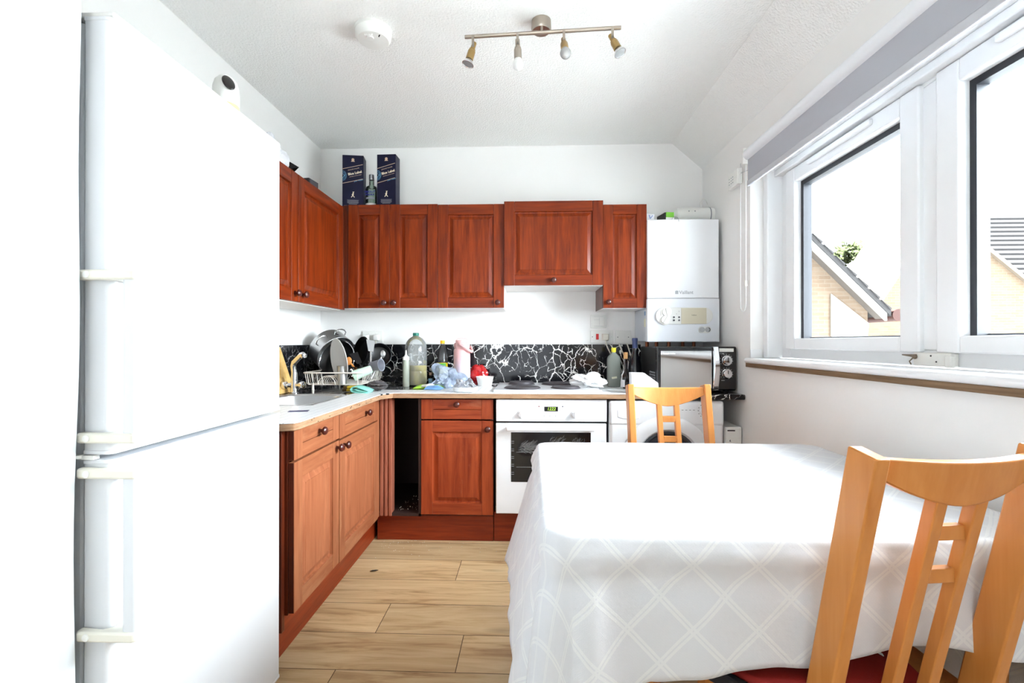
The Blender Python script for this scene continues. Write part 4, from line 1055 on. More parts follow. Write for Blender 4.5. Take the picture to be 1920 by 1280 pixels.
mb = MB(); n_ = 64
vs = [p for L in loops for p in L]; fs = []
for i in range(len(loops) - 1):
    for k in range(n_): fs.append((i * n_ + k, i * n_ + (k + 1) % n_, (i + 1) * n_ + (k + 1) % n_, (i + 1) * n_ + k))
mb._add(vs, fs); bw = mb.build('bowl', STEEL, sk, smooth=True, recalc=False)
# overflow rosette on the far bowl wall
mb = MB(); oc = (-1.06, 2.449, 0.778); mb.lathe([(0.026, 0), (0.026, 0.003), (0.019, 0.004)], oc, (-0.1, -1, 0.05), 32)
ofl = mb.build('overflow', CHROME, sk, smooth=True)
mb = MB(); mb.lathe([(0.0175, 0.0035), (0, 0.0036)], oc, (-0.1, -1, 0.05), 28); mb.build('opening', INK, ofl)
mb = MB()
for k in range(3):
    a = math.radians(90 + 120 * k); mb.box(oc[0] - 0.0022, oc[0] + 0.0022, oc[1] - 0.006, oc[1] - 0.004, oc[2], oc[2] + 0.018)
    mb.v[-8:] = [tuple(rot_at(oc, 0, 2 * math.pi * k / 3, 0) @ Vector(p)) for p in mb.v[-8:]]
mb.build('spokes', CHROME, ofl)
mb = MB(); mb.lathe([(0.036, 0.002), (0.030, 0.004), (0.012, 0.001), (0, 0.001)], (-1.125, 2.262, ZT - 0.151), seg=32); mb.build('plughole', CHROME, sk, smooth=True)

tp = thing('tap', 'chrome mixer tap with angled spout and two cross handles behind the sink', 'tap', (-1.272, 2.515, ZT))
mb = MB(); mb.lathe([(0.024, 0), (0.024, 0.006), (0.019, 0.010), (0.017, 0.09), (0.015, 0.115)], (-1.272, 2.515, ZT), seg=28)
mb.build('body', CHROME, tp, smooth=True)
mb = MB(); mb.tube([(-1.272, 2.515, 0.94), (-1.276, 2.512, 0.985), (-1.268, 2.505, 1.003), (-1.245, 2.49, 1.019), (-1.205, 2.46, 1.045), (-1.195, 2.455, 1.048), (-1.188, 2.45, 1.043)], [0.0145, 0.0145, 0.0145, 0.014, 0.0135, 0.0135, 0.013], 16)
mb.lathe([(0.015, 0), (0.016, 0.012), (0.013, 0.02)], (-1.190, 2.452, 1.050), (0, 0, -1), 20)
mb.build('spout', CHROME, tp, smooth=True)
for s in (-1, 1):
    mb = MB(); a = Vector((-1.272 + s * 0.012, 2.515, 0.880)); d = Vector((s, -0.25, 0.02)).normalized()
    mb.lathe([(0.012, 0), (0.012, 0.022), (0.019, 0.026), (0.021, 0.044), (0.018, 0.05), (0, 0.051)], a, d, 24)
    h = mb.build('handle', CHROME, tp, smooth=True)
    mb = MB(); mb.lathe([(0.012, 0), (0.010, 0.002), (0, 0.003)], a + d * 0.051, d, 20); mb.build('cap', WPLASTIC if s < 0 else CHROME, h, smooth=True)
mb = MB(); mb.prism([(-1.337, 0.836), (-1.320, 0.836), (-1.404, 1.085), (-1.421, 1.085)], 2.28, 2.62, 'y')
tag(mb.build('chopping_board', wood('pale_board', (196, 156, 92), (222, 186, 122), (10, 1, 10), 0.6, 0.0), None, 0.004), 'pale wooden chopping board leaning behind the tap', 'chopping board')

RX0, RX1, RY0, RY1, RZ = -1.315, -0.965, 2.69, 3.10, 0.935
rk = thing('dish_rack', 'white wire dish rack full of pans and crockery beside the sink', 'dish rack', ((RX0 + RX1) / 2, 2.9, ZT))
RW = mat('rack_white', (232, 224, 214), 0.4)
def rrect(x0, x1, y0, y1, z, r=0.03):
    p = []
    for cx, cy, a0 in ((x1 - r, y1 - r, 0), (x0 + r, y1 - r, 90), (x0 + r, y0 + r, 180), (x1 - r, y0 + r, 270)):
        for k in range(5):
            a = math.radians(a0 + 22.5 * k); p.append((cx + r * math.cos(a), cy + r * math.sin(a), z))
    return p
mb = MB(); mb.tube(rrect(RX0, RX1, RY0, RY1, RZ), 0.0042, 8, True); mb.tube(rrect(RX0 + 0.02, RX1 - 0.02, RY0 + 0.02, RY1 - 0.02, 0.866), 0.003, 8, True)
mb.build('rim', RW, rk, smooth=True)
mb = MB()
for k in range(15):
    y = RY0 + 0.035 + (RY1 - RY0 - 0.07) * k / 14
    mb.tube([(RX0, y, RZ), (RX0 + 0.012, y, 0.875), (RX0 + 0.02, y, 0.866), (RX1 - 0.02, y, 0.866), (RX1 - 0.012, y, 0.875), (RX1, y, RZ)], 0.0023, 6)
for k in range(4):
    x = RX0 + 0.03 + 0.028 * k
    mb.tube([(x, RY0, RZ), (x + 0.002, RY0 + 0.012, 0.873), (x + 0.004, RY0 + 0.02, 0.866)], 0.0023, 6)
mb.tube([(RX1 - 0.03, RY0, RZ), (RX1 - 0.03, RY0 + 0.02, 0.866)], 0.0023, 6)
mb.build('wires', RW, rk, smooth=True)
mb = MB()
for k in range(7):
    y = RY0 + 0.012 + 0.011 * k; x = RX0 + 0.09 + 0.008 * k
    pts = [(x, y, 0.868)] + [(x + 0.05 - 0.05 * math.cos(a), y, 0.868 + 0.05 * math.sin(a)) for a in [math.pi * j / 8 for j in range(1, 8)]] + [(x + 0.1, y, 0.868)]
    mb.tube(pts, 0.0022, 6)
mb.build('plate_holder', RW, rk, smooth=True)
for x in (RX0 + 0.06, RX1 - 0.03):
    for y in (RY0 + 0.01, RY1 - 0.02):
        mb = MB(); mb.lathe([(0.0075, 0), (0.0055, 0.032)], (x, y, ZT), seg=12); mb.build('leg', RW, rk, smooth=True)

def pot(name, label, cat, c, axis, r, h, outer, inner, flare=0.0, rim=None, group=None):
    """open vessel; axis points from its base to its opening, c is the middle of its base"""
    t = thing(name, label, cat, c, group)
    mb = MB(); mb.lathe([(0, 0), (r * (1 - flare) - 0.006, 0), (r * (1 - flare), 0.006), (r, h)], c, axis, 48, close=False)
    mb.build('outside', outer, t, smooth=True)
    mb = MB(); mb.lathe([(r - 0.0015, h), (r * (1 - flare) - 0.003, 0.008), (r * (1 - flare) - 0.012, 0.003), (0, 0.003)], c, axis, 48, close=False)
    mb.build('inside', inner, t, smooth=True)
    ax = Vector(axis).normalized(); cc = Vector(c) + ax * h
    u = ax.orthogonal().normalized(); w = ax.cross(u)
    mb = MB(); mb.tube([cc + u * (r * math.cos(a)) + w * (r * math.sin(a)) for a in [2 * math.pi * k / 48 for k in range(48)]], 0.0024, 6, True)
    mb.build('rim', rim or outer, t, smooth=True)
    return t, ax, cc
t, ax, cc = pot('stock_pot', 'large stainless steel pot lying tilted at the back of the dish rack', 'pot', (-1.315, 3.03, 1.085), (0.70, -0.48, -0.45), 0.126, 0.115, STEEL, STEEL)
for s, at_ in ((1, (0.32, -0.2, 0.9)), (-1, (0.1, -0.9, 0.3))):
    d = Vector(at_); d = (d - ax * d.dot(ax)).normalized(); sd_ = ax.cross(d); p = cc - ax * 0.03 + d * 0.128
    mb = MB(); mb.tube([p + sd_ * 0.035 - ax * 0.0, p + sd_ * 0.036 + d * 0.022, p + sd_ * 0.02 + d * 0.036, p + d * 0.04, p - sd_ * 0.02 + d * 0.036, p - sd_ * 0.036 + d * 0.022, p - sd_ * 0.035], 0.004, 8)
    mb.build('handle', CHROME, t, smooth=True)
t, ax, cc = pot('frying_pan', 'large black frying pan with steel rim standing between the steel pot and the white plate', 'pan', (-1.195, 2.945, 0.985), (-0.30, -0.92, 0.30), 0.132, 0.035, PANBLK, PANBLK, 0.15, CHROME)
mb = MB(); a = Vector((-1.16, 2.965, 1.112)); b_ = Vector((-1.245, 2.94, 1.172))
q_ = (b_ - a).normalized(); up_ = Vector((0.4, -0.5, 0.75)); up_ = (up_ - q_ * up_.dot(q_)).normalized(); sd_ = q_.cross(up_)
def loopbar(a, q_, sd_, L, w):
    pts = [a]
    for k in range(9):
        an = math.radians(-90 + 22.5 * k); pts.append(a + q_ * (L + w * math.cos(an)) + sd_ * (w * math.sin(an)))
    return pts
mb.tube(loopbar(a, q_, sd_, 0.075, 0.011) + [a], [0.009] + [0.006] * 9 + [0.009], 8)
mb.cyl(a - q_ * 0.02, a + q_ * 0.035, 0.010, 0.008)
mb.build('handle', BLACKM, t, smooth=True)
mb = MB(); pc = Vector((-1.122, 2.785, 1.003)); nrm = Vector((-0.74, -0.66, -0.14))
mb.lathe([(0, 0.0), (0.085, 0.0), (0.09, 0.003), (0.134, 0.014), (0.136, 0.0165), (0.133, 0.018), (0.09, 0.008), (0.08, 0.0045), (0, 0.0045)], pc, nrm, 56, close=False)
tag(mb.build('dinner_plate', mat('porcelain', (242, 242, 242), 0.25, coat=0.3), None, smooth=True), 'white dinner plate standing on edge in the dish rack', 'plate')
t, ax, cc = pot('frying_pan', 'small black frying pan leaning in the middle of the dish rack', 'pan', (-1.055, 3.00, 1.045), (-0.66, -0.72, 0.2), 0.098, 0.032, PANBLK, PANBLK, 0.15)
mb = MB(); mb.cyl(cc + Vector((0.05, -0.02, -0.07)), (-0.985, 2.86, 0.91), 0.009, 0.007); mb.build('handle', BLACKM, t, smooth=True)
t, ax, cc = pot('saucepan', 'small black saucepan leaning at the right end of the dish rack', 'pan', (-0.985, 3.06, 1.015), (0.35, -0.90, 0.25), 0.074, 0.07, PANBLK, PANBLK, 0.05)
mb = MB(); mb.cyl(cc + Vector((-0.05, 0, -0.045)), (-1.03, 2.84, 0.94), 0.008, 0.010); mb.build('handle', BLACKM, t, smooth=True)

def utensil(name, label, a, b_, head, hm, m_):
    a = Vector(a); b_ = Vector(b_); t = thing(name, label, 'utensil', a, 'cooking utensils in the dish rack')
    mb = MB(); mb.cyl(a, b_, 0.0055, 0.0065, 10); mb.build('handle', m_, t, smooth=True)
    d = (a - b_).normalized()
    if head == 'flat':
        s_ = d.cross(Vector((0.8, -0.6, 0.35))).normalized(); n_v = d.cross(s_).normalized()
        P = lambda u, w, k: a + d * u + s_ * w + n_v * k
        mb = MB(); mb.hexa([P(0, -0.018, -0.0015), P(0.075, -0.032, -0.0015), P(0.078, 0.03, -0.0015), P(0, 0.018, -0.0015)], [P(0, -0.018, 0.0015), P(0.075, -0.032, 0.0015), P(0.078, 0.03, 0.0015), P(0, 0.018, 0.0015)])
        mb.build('blade', hm, t, 0.001)
    else:
        mb = MB(); mb.ball(a + d * 0.02, 0.020, 0.9, 0.45, 1.25, 18, 10); mb.build('bowl', hm, t, smooth=True)
    return t
utensil('spatula', 'black spatula with its blade up among the pans in the dish rack', (-1.03, 2.83, 0.985), (-0.975, 2.81, 0.905), 'flat', PANBLK, PANBLK)
utensil('wooden_spoon', 'wooden spoon with orange-brown head in the middle of the dish rack', (-1.075, 2.81, 0.985), (-1.00, 2.79, 0.905), 'spoon', BEECH, BEECH)
utensil('ladle', 'steel ladle standing between the two small black pans', (-0.985, 2.90, 1.055), (-0.965, 2.84, 0.91), 'flat', STEEL, STEEL)
utensil('serving_spoon', 'steel serving spoon sticking up at the right of the dish rack', (-0.925, 2.92, 1.02), (-0.975, 2.88, 0.89), 'spoon', STEEL, STEEL)
mb = MB(); mb.lathe([(0, 0.003), (0.025, 0.003), (0.026, 0), (0.029, 0.105), (0.0275, 0.105), (0.024, 0.012), (0, 0.012)], (-1.093, 2.722, 0.869), seg=32, close=False)
tag(mb.build('metal_tumbler', STEEL, None, smooth=True), 'shiny metal tumbler upright at the front of the dish rack', 'cup')
mb = MB(); mb.lathe([(0, 0), (0.035, 0), (0.038, 0.006), (0.038, 0.10), (0.04, 0.11)], (-1.06, 2.775, 0.93), (1, 0.12, -0.08), 32, close=False)
tag(mb.build('glass_jug', CLEAR, None, smooth=True), 'clear glass jug lying behind the metal tumbler', 'glass')
mb = MB(); mb.lathe([(0, 0), (0.021, 0), (0.023, 0.004), (0.031, 0.102), (0.033, 0.106), (0.030, 0.105), (0.021, 0.008), (0, 0.007)], (-0.93, 2.75, 0.955), (-0.9, -0.18, -0.36), 32, close=False)
tag(mb.build('plastic_cup', mat('pale_green', (196, 220, 200), 0.4), None, smooth=True), 'pale green plastic cup lying on the dish rack', 'cup')
mb = MB(); mb.lathe([(0, 0), (0.022, 0), (0.025, 0.004), (0.036, 0.075), (0.039, 0.079), (0.035, 0.078), (0.022, 0.008), (0, 0.007)], (-0.975, 2.86, 0.965), (0.95, -0.25, 0.12), 32, close=False)
tag(mb.build('plastic_cup', mat('cup_grey', (148, 150, 160), 0.4), None, smooth=True), 'grey plastic cup lying on the end of the dish rack', 'cup')

def crumple(name, label, cat, c, size, m_, seed, sub=2, amp=0.35, flat=1.0, solid=0):
    rr = random.Random(seed); bm = bmesh.new(); bmesh.ops.create_icosphere(bm, subdivisions=4, radius=1)
    dirs = [(Vector((rr.gauss(0, 1), rr.gauss(0, 1), rr.gauss(0, 1))).normalized(), rr.uniform(2, 5.5), rr.uniform(0, 6)) for _ in range(9)]
    for v in bm.verts:
        k = 1.0
        for d, f_, ph in dirs: k += amp / 3.2 * abs(math.sin(f_ * v.co.dot(d) + ph)) - amp / 6.5
        k += rr.uniform(-0.03, 0.03)
        p = v.co * k
        v.co = Vector((p.x * size[0], p.y * size[1], max(-0.75, p.z) * size[2]))
    zmin = min(v.co.z for v in bm.verts)
    me = bpy.data.meshes.new(name); 
    for v in bm.verts: v.co += Vector((0, 0, -zmin))
    bm.to_mesh(me); bm.free()
    me.materials.append(m_)
    o = bpy.data.objects.new(name, me); COL.objects.link(o); o.location = c
    tag(o, label, cat)
    return o
t = thing('sponge', 'yellow sponge with brown scourer end in front of the dish rack', 'sponge', (-0.99, 2.625, ZT))
mb = MB(); mb.box(-1.022, -0.955, 2.60, 2.65, 0.8385, 0.852).box(-1.018, -0.950, 2.60, 2.648, 0.8535, 0.868); mb.build('foam', mat('sponge_yellow', (206, 172, 44), 0.9), t, 0.004)
mb = MB(); mb.box(-1.045, -1.0225, 2.60, 2.65, 0.8385, 0.852).box(-1.040, -1.0185, 2.60, 2.648, 0.8535, 0.868); mb.build('scourer', mat('scourer_brown', (74, 56, 26), 0.95), t, 0.003, label='brown scourer end')
# teal cloth: folded strip
def ribbon(mb, pts, w, axis=(0, 1, 0)):
    A = Vector(axis)
    vs = []
    for i, p in enumerate(pts):
        p = Vector(p); vs += [p - A * w / 2, p + A * w / 2]
    return mb._add(vs, [(2 * i, 2 * i + 1, 2 * i + 3, 2 * i + 2) for i in range(len(pts) - 1)])
mb = MB()
ribbon(mb, [(-0.875, 2.57, 0.838), (-0.93, 2.575, 0.839), (-0.965, 2.58, 0.843), (-0.975, 2.58, 0.857), (-0.962, 2.58, 0.870), (-0.94, 2.58, 0.870), (-0.90, 2.575, 0.858), (-0.868, 2.57, 0.846), (-0.90, 2.57, 0.846), (-0.93, 2.575, 0.850), (-0.95, 2.575, 0.858)], 0.06, (0.2, 1, 0.1))
tag(mb.build('dish_cloth', mat('teal_cloth', (140, 214, 200), 0.7), None, solid=0.003, smooth=True, recalc=False), 'folded teal cloth at the worktop edge below the scourer', 'cloth')
mb = MB(); rr = random.Random(5)
for k in range(34):
    th0 = rr.uniform(0, 6.28); inc = rr.uniform(0.2, 3); pts = []
    for j in range(16):
        th = th0 + 2 * math.pi * j / 16 * rr.uniform(0.98, 1.02); R_ = 0.040 + 0.008 * math.sin(5 * th + k)
        v = Vector((R_ * math.cos(th) * 1.25, R_ * math.sin(th) * math.cos(inc) * 1.1, R_ * math.sin(th) * math.sin(inc) * 0.62))
        pts.append(Vector((-0.868, 2.665, 0.866)) + v)
    mb.tube(pts, 0.0016, 4, True)
tag(mb.build('scouring_pad', mat('wire_wool', (124, 120, 122), 0.45, 0.6), None, smooth=True), 'tangled grey metal scouring pad in front of the dish rack', 'scourer')
mb = MB(); mb.box(-0.965, -0.890, 1.852, 1.888, 0.8352, 0.8362).xf(rot_at((-0.925, 1.87, 0), 0, 0, 0.25))
tag(mb.build('card', mat('navy_card', (36, 34, 92), 0.5)), 'small dark blue card lying on the white worktop near the fridge', 'card')

# ---------------------------------------------------------------- bottles and clutter on the worktop
def bottle(name, label, c, prof, m_, seg=36, cat='bottle', sq=None, group=None):
    t = thing(name, label, cat, c, group)
    mb = MB(); mb.lathe(prof, c, seg=seg, close=False, sq=sq); mb.build('body', m_, t, smooth=True)
    return t
def part(t, name, c, prof, m_, seg=32, axis=(0, 0, 1), label=None, sq=None, smooth=True):
    mb = MB(); mb.lathe(prof, c, axis, seg, sq=sq); return mb.build(name, m_, t, smooth=smooth, label=label)
def patch(t, name, c, r, a0, a1, z0, z1, m_, label=None, n=14, th=0.0006):
    """label wrapped on a bottle between two angles (degrees, 270 faces the room)"""
    vs = []
    for i in range(n + 1):
        a = math.radians(a0 + (a1 - a0) * i / n)
        for rr_, z in ((r, z0), (r + th, z0), (r + th, z1), (r, z1)): vs.append((c[0] + rr_ * math.cos(a), c[1] + rr_ * math.sin(a), z))
    fs = [(0, 1, 2, 3), tuple(4 * n + k for k in range(4))]
    for i in range(n):
        for k in range(4): fs.append((4 * i + k, 4 * i + (k + 1) % 4, 4 * i + 4 + (k + 1) % 4, 4 * i + 4 + k))
    mb = MB(); mb._add(vs, fs); return mb.build(name, m_, t, smooth=True, label=label)

c = (-0.774, 2.935, ZT)
t = bottle('squeeze_bottle', 'slim cloudy squeeze bottle with white nozzle left of the large clear bottle', c, [(0, 0), (0.019, 0), (0.021, 0.004), (0.021, 0.165), (0.018, 0.172)], glass('cloudy_plastic', (226, 230, 214), 0.25, 0.2, 0.55, (206, 210, 196)))
part(t, 'liquid', c, [(0.018, 0.004), (0.0185, 0.02)], mat('sauce_brown', (150, 96, 40), 0.4))
part(t, 'nozzle', c, [(0.0205, 0.166), (0.0205, 0.184), (0.012, 0.19), (0.006, 0.200), (0.0028, 0.228), (0, 0.228)], WPLASTIC)
c = (-0.735, 3.03, ZT)
t = bottle('plastic_bottle', 'large clear plastic bottle with green cap and some yellow oil inside', c,
           [(0, 0.004), (0.05, 0.0), (0.066, 0.006), (0.071, 0.02), (0.071, 0.09), (0.069, 0.095), (0.071, 0.10), (0.071, 0.155), (0.0695, 0.16), (0.071, 0.165), (0.071, 0.23), (0.069, 0.25), (0.060, 0.278), (0.045, 0.299), (0.025, 0.312), (0.0165, 0.317), (0.0165, 0.324)], PLASTICB, 44)
part(t, 'oil', c, [(0.05, 0.003), (0.065, 0.008), (0.0700, 0.02), (0.0700, 0.09), (0.068, 0.095), (0.070, 0.10), (0.0700, 0.13), (0.0, 0.13)], glass('yellow_oil', (230, 214, 120), 0.1, 0.05, 0.85, (206, 186, 60)), 40)
part(t, 'cap', c, [(0.0185, 0.318), (0.0195, 0.320), (0.0195, 0.335), (0.018, 0.337), (0, 0.337)], mat('green_cap', (24, 110, 92), 0.4))
mb = MB()
for k in range(9):
    a0 = 200 + 16 * k
    patch(t, 'embossing', c, 0.0712, a0, a0 + 7, ZT + 0.175, ZT + 0.222, PLASTICB, n=3) if k % 2 == 0 else None
c = (-0.692, 2.86, ZT)
c = (-0.655, 3.10, ZT)
t = bottle('vial', 'tiny dark bottle with pale blue label behind the green packet', c, [(0, 0), (0.0155, 0), (0.0165, 0.003), (0.0165, 0.045), (0.009, 0.056), (0.008, 0.062)], glass('dark_vial', (60, 50, 44), 0.3, 0.05, 0.5, (30, 26, 24)), 24)
patch(t, 'label', c, 0.0166, 230, 330, ZT + 0.006, ZT + 0.04, mat('label_blue', (150, 190, 210), 0.5), 'pale blue label')
part(t, 'cap', c, [(0.0095, 0.06), (0.0105, 0.062), (0.0105, 0.078), (0, 0.079)], mat('tan_cap', (150, 116, 92), 0.5), 20)
c = (-0.568, 3.06, ZT)
t = bottle('soft_drink_bottle', 'plastic bottle of dark drink with yellow cap and yellow-green label', c,
           [(0, 0.003), (0.026, 0), (0.034, 0.008), (0.036, 0.03), (0.0345, 0.07), (0.036, 0.12), (0.0345, 0.165), (0.030, 0.205), (0.021, 0.240), (0.0135, 0.262), (0.012, 0.272)], glass('clear_pet', (240, 240, 240), 0.3, 0.03, 0.05, (200, 200, 200)), 36)
part(t, 'drink', c, [(0.024, 0.003), (0.033, 0.01), (0.0345, 0.03), (0.033, 0.07), (0.0342, 0.12), (0.0325, 0.166), (0, 0.166)], mat('dark_cola', (36, 16, 12), 0.15))
patch(t, 'label', c, 0.0366, 195, 345, ZT + 0.055, ZT + 0.145, mat('label_yellow', (240, 214, 30), 0.45), 'yellow label')
patch(t, 'label_band', c, 0.0374, 215, 315, ZT + 0.110, ZT + 0.142, mat('label_green', (70, 160, 50), 0.45), 'green band on the label')
patch(t, 'label_mark', c, 0.0382, 240, 290, ZT + 0.107, ZT + 0.118, WPLASTIC, n=8)
part(t, 'cap', c, [(0.0135, 0.268), (0.0145, 0.270), (0.0145, 0.287), (0.013, 0.289), (0, 0.289)], mat('orange_yellow_cap', (244, 184, 20), 0.4), 28)
c = (-0.437, 3.03, ZT)
def ombre(name, top, bot, z0, z1):
    m = bpy.data.materials.new(name); m.use_nodes = True; n = m.node_tree.nodes; l = m.node_tree.links; b = n['Principled BSDF']
    tcn = n.new('ShaderNodeTexCoord'); sp = n.new('ShaderNodeSeparateXYZ'); l.new(tcn.outputs['Object'], sp.inputs[0])
    nz = n.new('ShaderNodeTexNoise'); nz.inputs['Scale'].default_value = 120; l.new(tcn.outputs['Object'], nz.inputs['Vector'])
    ma = n.new('ShaderNodeMath'); ma.operation = 'MULTIPLY_ADD'; ma.inputs[1].default_value = 0.03; l.new(nz.outputs[0], ma.inputs[0]); l.new(sp.outputs['Z'], ma.inputs[2])
    mr_ = n.new('ShaderNodeMapRange'); mr_.inputs['From Min'].default_value = z0; mr_.inputs['From Max'].default_value = z1; l.new(ma.outputs[0], mr_.inputs['Value'])
    cr = n.new('ShaderNodeValToRGB'); cr.color_ramp.elements[0].color = S(*bot); cr.color_ramp.elements[1].color = S(*top); l.new(mr_.outputs[0], cr.inputs[0])
    l.new(cr.outputs[0], b.inputs['Base Color']); b.inputs['Roughness'].default_value = 0.4
    return m
PINK = mat('pink_plastic', (238, 186, 184), 0.4)
t = bottle('drink_flask', 'tall pink-to-pale-blue flask with a carrying loop on the worktop', c, [(0, 0.0), (0.05, 0), (0.053, 0.004), (0.053, 0.222), (0.050, 0.232), (0.044, 0.238)], ombre('pink_to_blue', (238, 188, 188), (206, 218, 236), 0.05, 0.20), 44)
part(t, 'lid', c, [(0.046, 0.234), (0.050, 0.240), (0.051, 0.262), (0.048, 0.272), (0.041, 0.275), (0.041, 0.287), (0.038, 0.291), (0, 0.291)], PINK, 40)
mb = MB()
lp = [(-0.455, 2.974, 1.102), (-0.435, 2.970, 1.098), (-0.41, 2.968, 1.080), (-0.385, 2.974, 1.062), (-0.370, 2.995, 1.052), (-0.368, 3.03, 1.052), (-0.378, 3.06, 1.068), (-0.388, 3.06, 1.085)]
ribbon(mb, lp, 0.017, (0.35, 0.0, 0.9)); mb.build('carry_loop', PINK, t, solid=0.006, smooth=True, recalc=False)
mb = MB(); mb.tube([(-0.474, 3.03, 1.112), (-0.472, 3.03, 1.128), (-0.46, 3.03, 1.136), (-0.437, 3.03, 1.138), (-0.414, 3.03, 1.136), (-0.402, 3.03, 1.128), (-0.395, 3.03, 1.108)], 0.0022, 8); mb.build('wire_handle', PINK, t, smooth=True)
c = (-0.288, 3.02, ZT)
mb = MB(); mb.lathe([(0, 0.0), (0.040, 0), (0.043, 0.003), (0.0545, 0.055), (0.0575, 0.058), (0.0545, 0.058), (0.042, 0.01), (0, 0.007)], c, seg=44, close=False, sq=2.6); tag(mb.build('small_bowl', WPLASTIC, None, smooth=True), 'small white bowl between the red packet and the hob', 'bowl')
crumple('snack_packet', 'crumpled shiny red packet beside the pink flask', 'packet', (-0.348, 3.12, ZT), (0.062, 0.045, 0.062), mat('red_foil', (176, 14, 18), 0.18, coat=0.6), 12, amp=0.5)
film = glass('blue_film', (226, 234, 248), 0.35, 0.15, 0.34, (206, 220, 244))
crumple('plastic_bag', 'crumpled pale blue plastic bag in front of the dark drink bottle', 'bag', (-0.508, 2.905, ZT), (0.060, 0.045, 0.060), film, 31, amp=1.3)
t = thing('wipes_packet', 'green, white and blue packet of wipes lying on the worktop', 'packet', (-0.60, 2.84, ZT))
GRN = mat('packet_green', (160, 204, 60), 0.35); BLU = mat('packet_blue', (120, 172, 232), 0.35)
mb = MB()
def pad(u, v, z0, h_, x0, x1, y0, y1, s_):
    return (x0 + (x1 - x0) * u, y0 + (y1 - y0) * v + 0.01 * math.sin(5 * u + s_), z0 + h_ * (math.sin(math.pi * u) ** 0.5 if 0 < u < 1 else 0) * (math.sin(math.pi * v) ** 0.5 if 0 < v < 1 else 0) * (1 + 0.15 * math.sin(9 * u + s_)))
mb.grid(lambda u, v: pad(u, v, ZT + 0.0015, 0.022, -0.70, -0.52, 2.79, 2.90, 0), 20, 12); mb.build('wrapper', GRN, t, smooth=True, solid=0.001, recalc=False)
mb = MB(); mb.grid(lambda u, v: pad(u, v, ZT + 0.0022, 0.022, -0.62, -0.515, 2.73, 2.83, 1), 18, 12); mb.build('blue_flap', BLU, t, smooth=True, solid=0.001, recalc=False, label='blue end of the packet')
mb = MB(); mb.grid(lambda u, v: pad(u, v, ZT + 0.012, 0.016, -0.655, -0.565, 2.80, 2.87, 2), 14, 10); mb.build('white_panel', WPLASTIC, t, smooth=True, solid=0.001, recalc=False, label='white panel')
t = thing('plastic_tray', 'light grey plastic tray with crumpled clear film on the worktop edge', 'tray', (-0.365, 2.66, ZT))
mb = MB(); mb.lathe([(0, 0.001), (0.058, 0.0), (0.066, 0.004), (0.069, 0.026), (0.066, 0.028), (0.062, 0.01), (0, 0.008)], (-0.365, 2.66, ZT), seg=40, close=False, sq=3.2); mb.build('tray', mat('tray_grey', (204, 208, 212), 0.35), t, smooth=True)
for k, (x, y) in enumerate(((-0.388, 2.655), (-0.338, 2.67))):
    o = crumple('film', '', '', (x, y, ZT + 0.012), (0.026, 0.026, 0.026), glass('clear_film', (240, 242, 246), 0.35, 0.15, 0.3, (226, 228, 232)), 40 + k, amp=0.7)
    del o['label'], o['category']
    o.parent = t; o.location = Vector(o.location) - t.location
o = crumple('kitchen_paper', 'crumpled white kitchen paper on the right side of the hob', 'paper', (0.345, 2.86, ZT + 0.0125), (0.075, 0.07, 0.035), mat('tissue', (240, 240, 240), 0.9), 51, amp=0.8)
mb = MB(); mb.grid(lambda u, v: (0.335 + 0.09 * v + 0.016 * math.sin(7 * u), 2.92 + 0.10 * u, ZT + 0.014 + 0.040 * abs(math.sin(3.0 * v + 0.4)) * (0.6 + 0.4 * math.cos(4 * u))), 14, 16)
tag(mb.build('dish_towel', mat('towel_white', (240, 240, 238), 0.9), None, solid=0.003, smooth=True, recalc=False), 'rumpled white towel at the back right corner of the hob', 'towel')
c = (0.522, 2.99, ZT)
t = bottle('gin_bottle', 'greenish frosted glass bottle with yellow cap beside the cork-stoppered bottle', c, [(0, 0.003), (0.036, 0.0), (0.041, 0.006), (0.041, 0.172), (0.036, 0.188), (0.014, 0.210), (0.0115, 0.222)], glass('frosted_green', (190, 200, 190), 0.35, 0.2, 0.85, (150, 156, 148)), 40, sq=3.4)
part(t, 'cap', c, [(0.0125, 0.212), (0.0145, 0.215), (0.0145, 0.243), (0, 0.243)], mat('yellow_cap', (232, 220, 60), 0.4), 24)
mb = MB(); mb.box(0.503, 0.535, c[1] - 0.0425, c[1] - 0.041, 0.888, 0.900).xf(rot_at((0.52, 2.95, 0.894), 0, -0.15, 0)); mb.build('label', mat('label_cream', (214, 214, 190), 0.5), t, label='small cream label')
c = (0.570, 2.86, ZT)
t = bottle('liqueur_bottle', 'small dark red bottle stopped with a cork beside the wine bottle', c, [(0, 0.003), (0.027, 0.0), (0.031, 0.005), (0.032, 0.06), (0.028, 0.082), (0.016, 0.102), (0.012, 0.118), (0.0115, 0.172), (0.013, 0.178)], glass('dark_bottle', (70, 40, 36), 0.35, 0.05, 0.55, (30, 12, 10)), 36)
part(t, 'liquid', c, [(0.024, 0.004), (0.0295, 0.008), (0.030, 0.06), (0, 0.06)], mat('dark_red_liquid', (52, 8, 10), 0.2))
part(t, 'cork', c, [(0.0115, 0.172), (0.0125, 0.180), (0.0125, 0.217), (0, 0.218)], mat('cork', (196, 150, 96), 0.85, bump=(400, 0.4, 0.001)), 24)
patch(t, 'label', c, 0.0325, 200, 250, ZT + 0.012, ZT + 0.055, mat('label_pale', (216, 214, 214), 0.5), 'pale label')
c = (0.652, 2.985, ZT)
t = bottle('wine_bottle', 'dark wine bottle with blue capsule beside the microwave', c, [(0, 0.006), (0.034, 0.0), (0.040, 0.006), (0.0405, 0.115), (0.036, 0.155), (0.024, 0.195), (0.0158, 0.225), (0.0145, 0.30)], mat('dark_wine_glass', (16, 18, 30), 0.12, coat=0.6), 40)
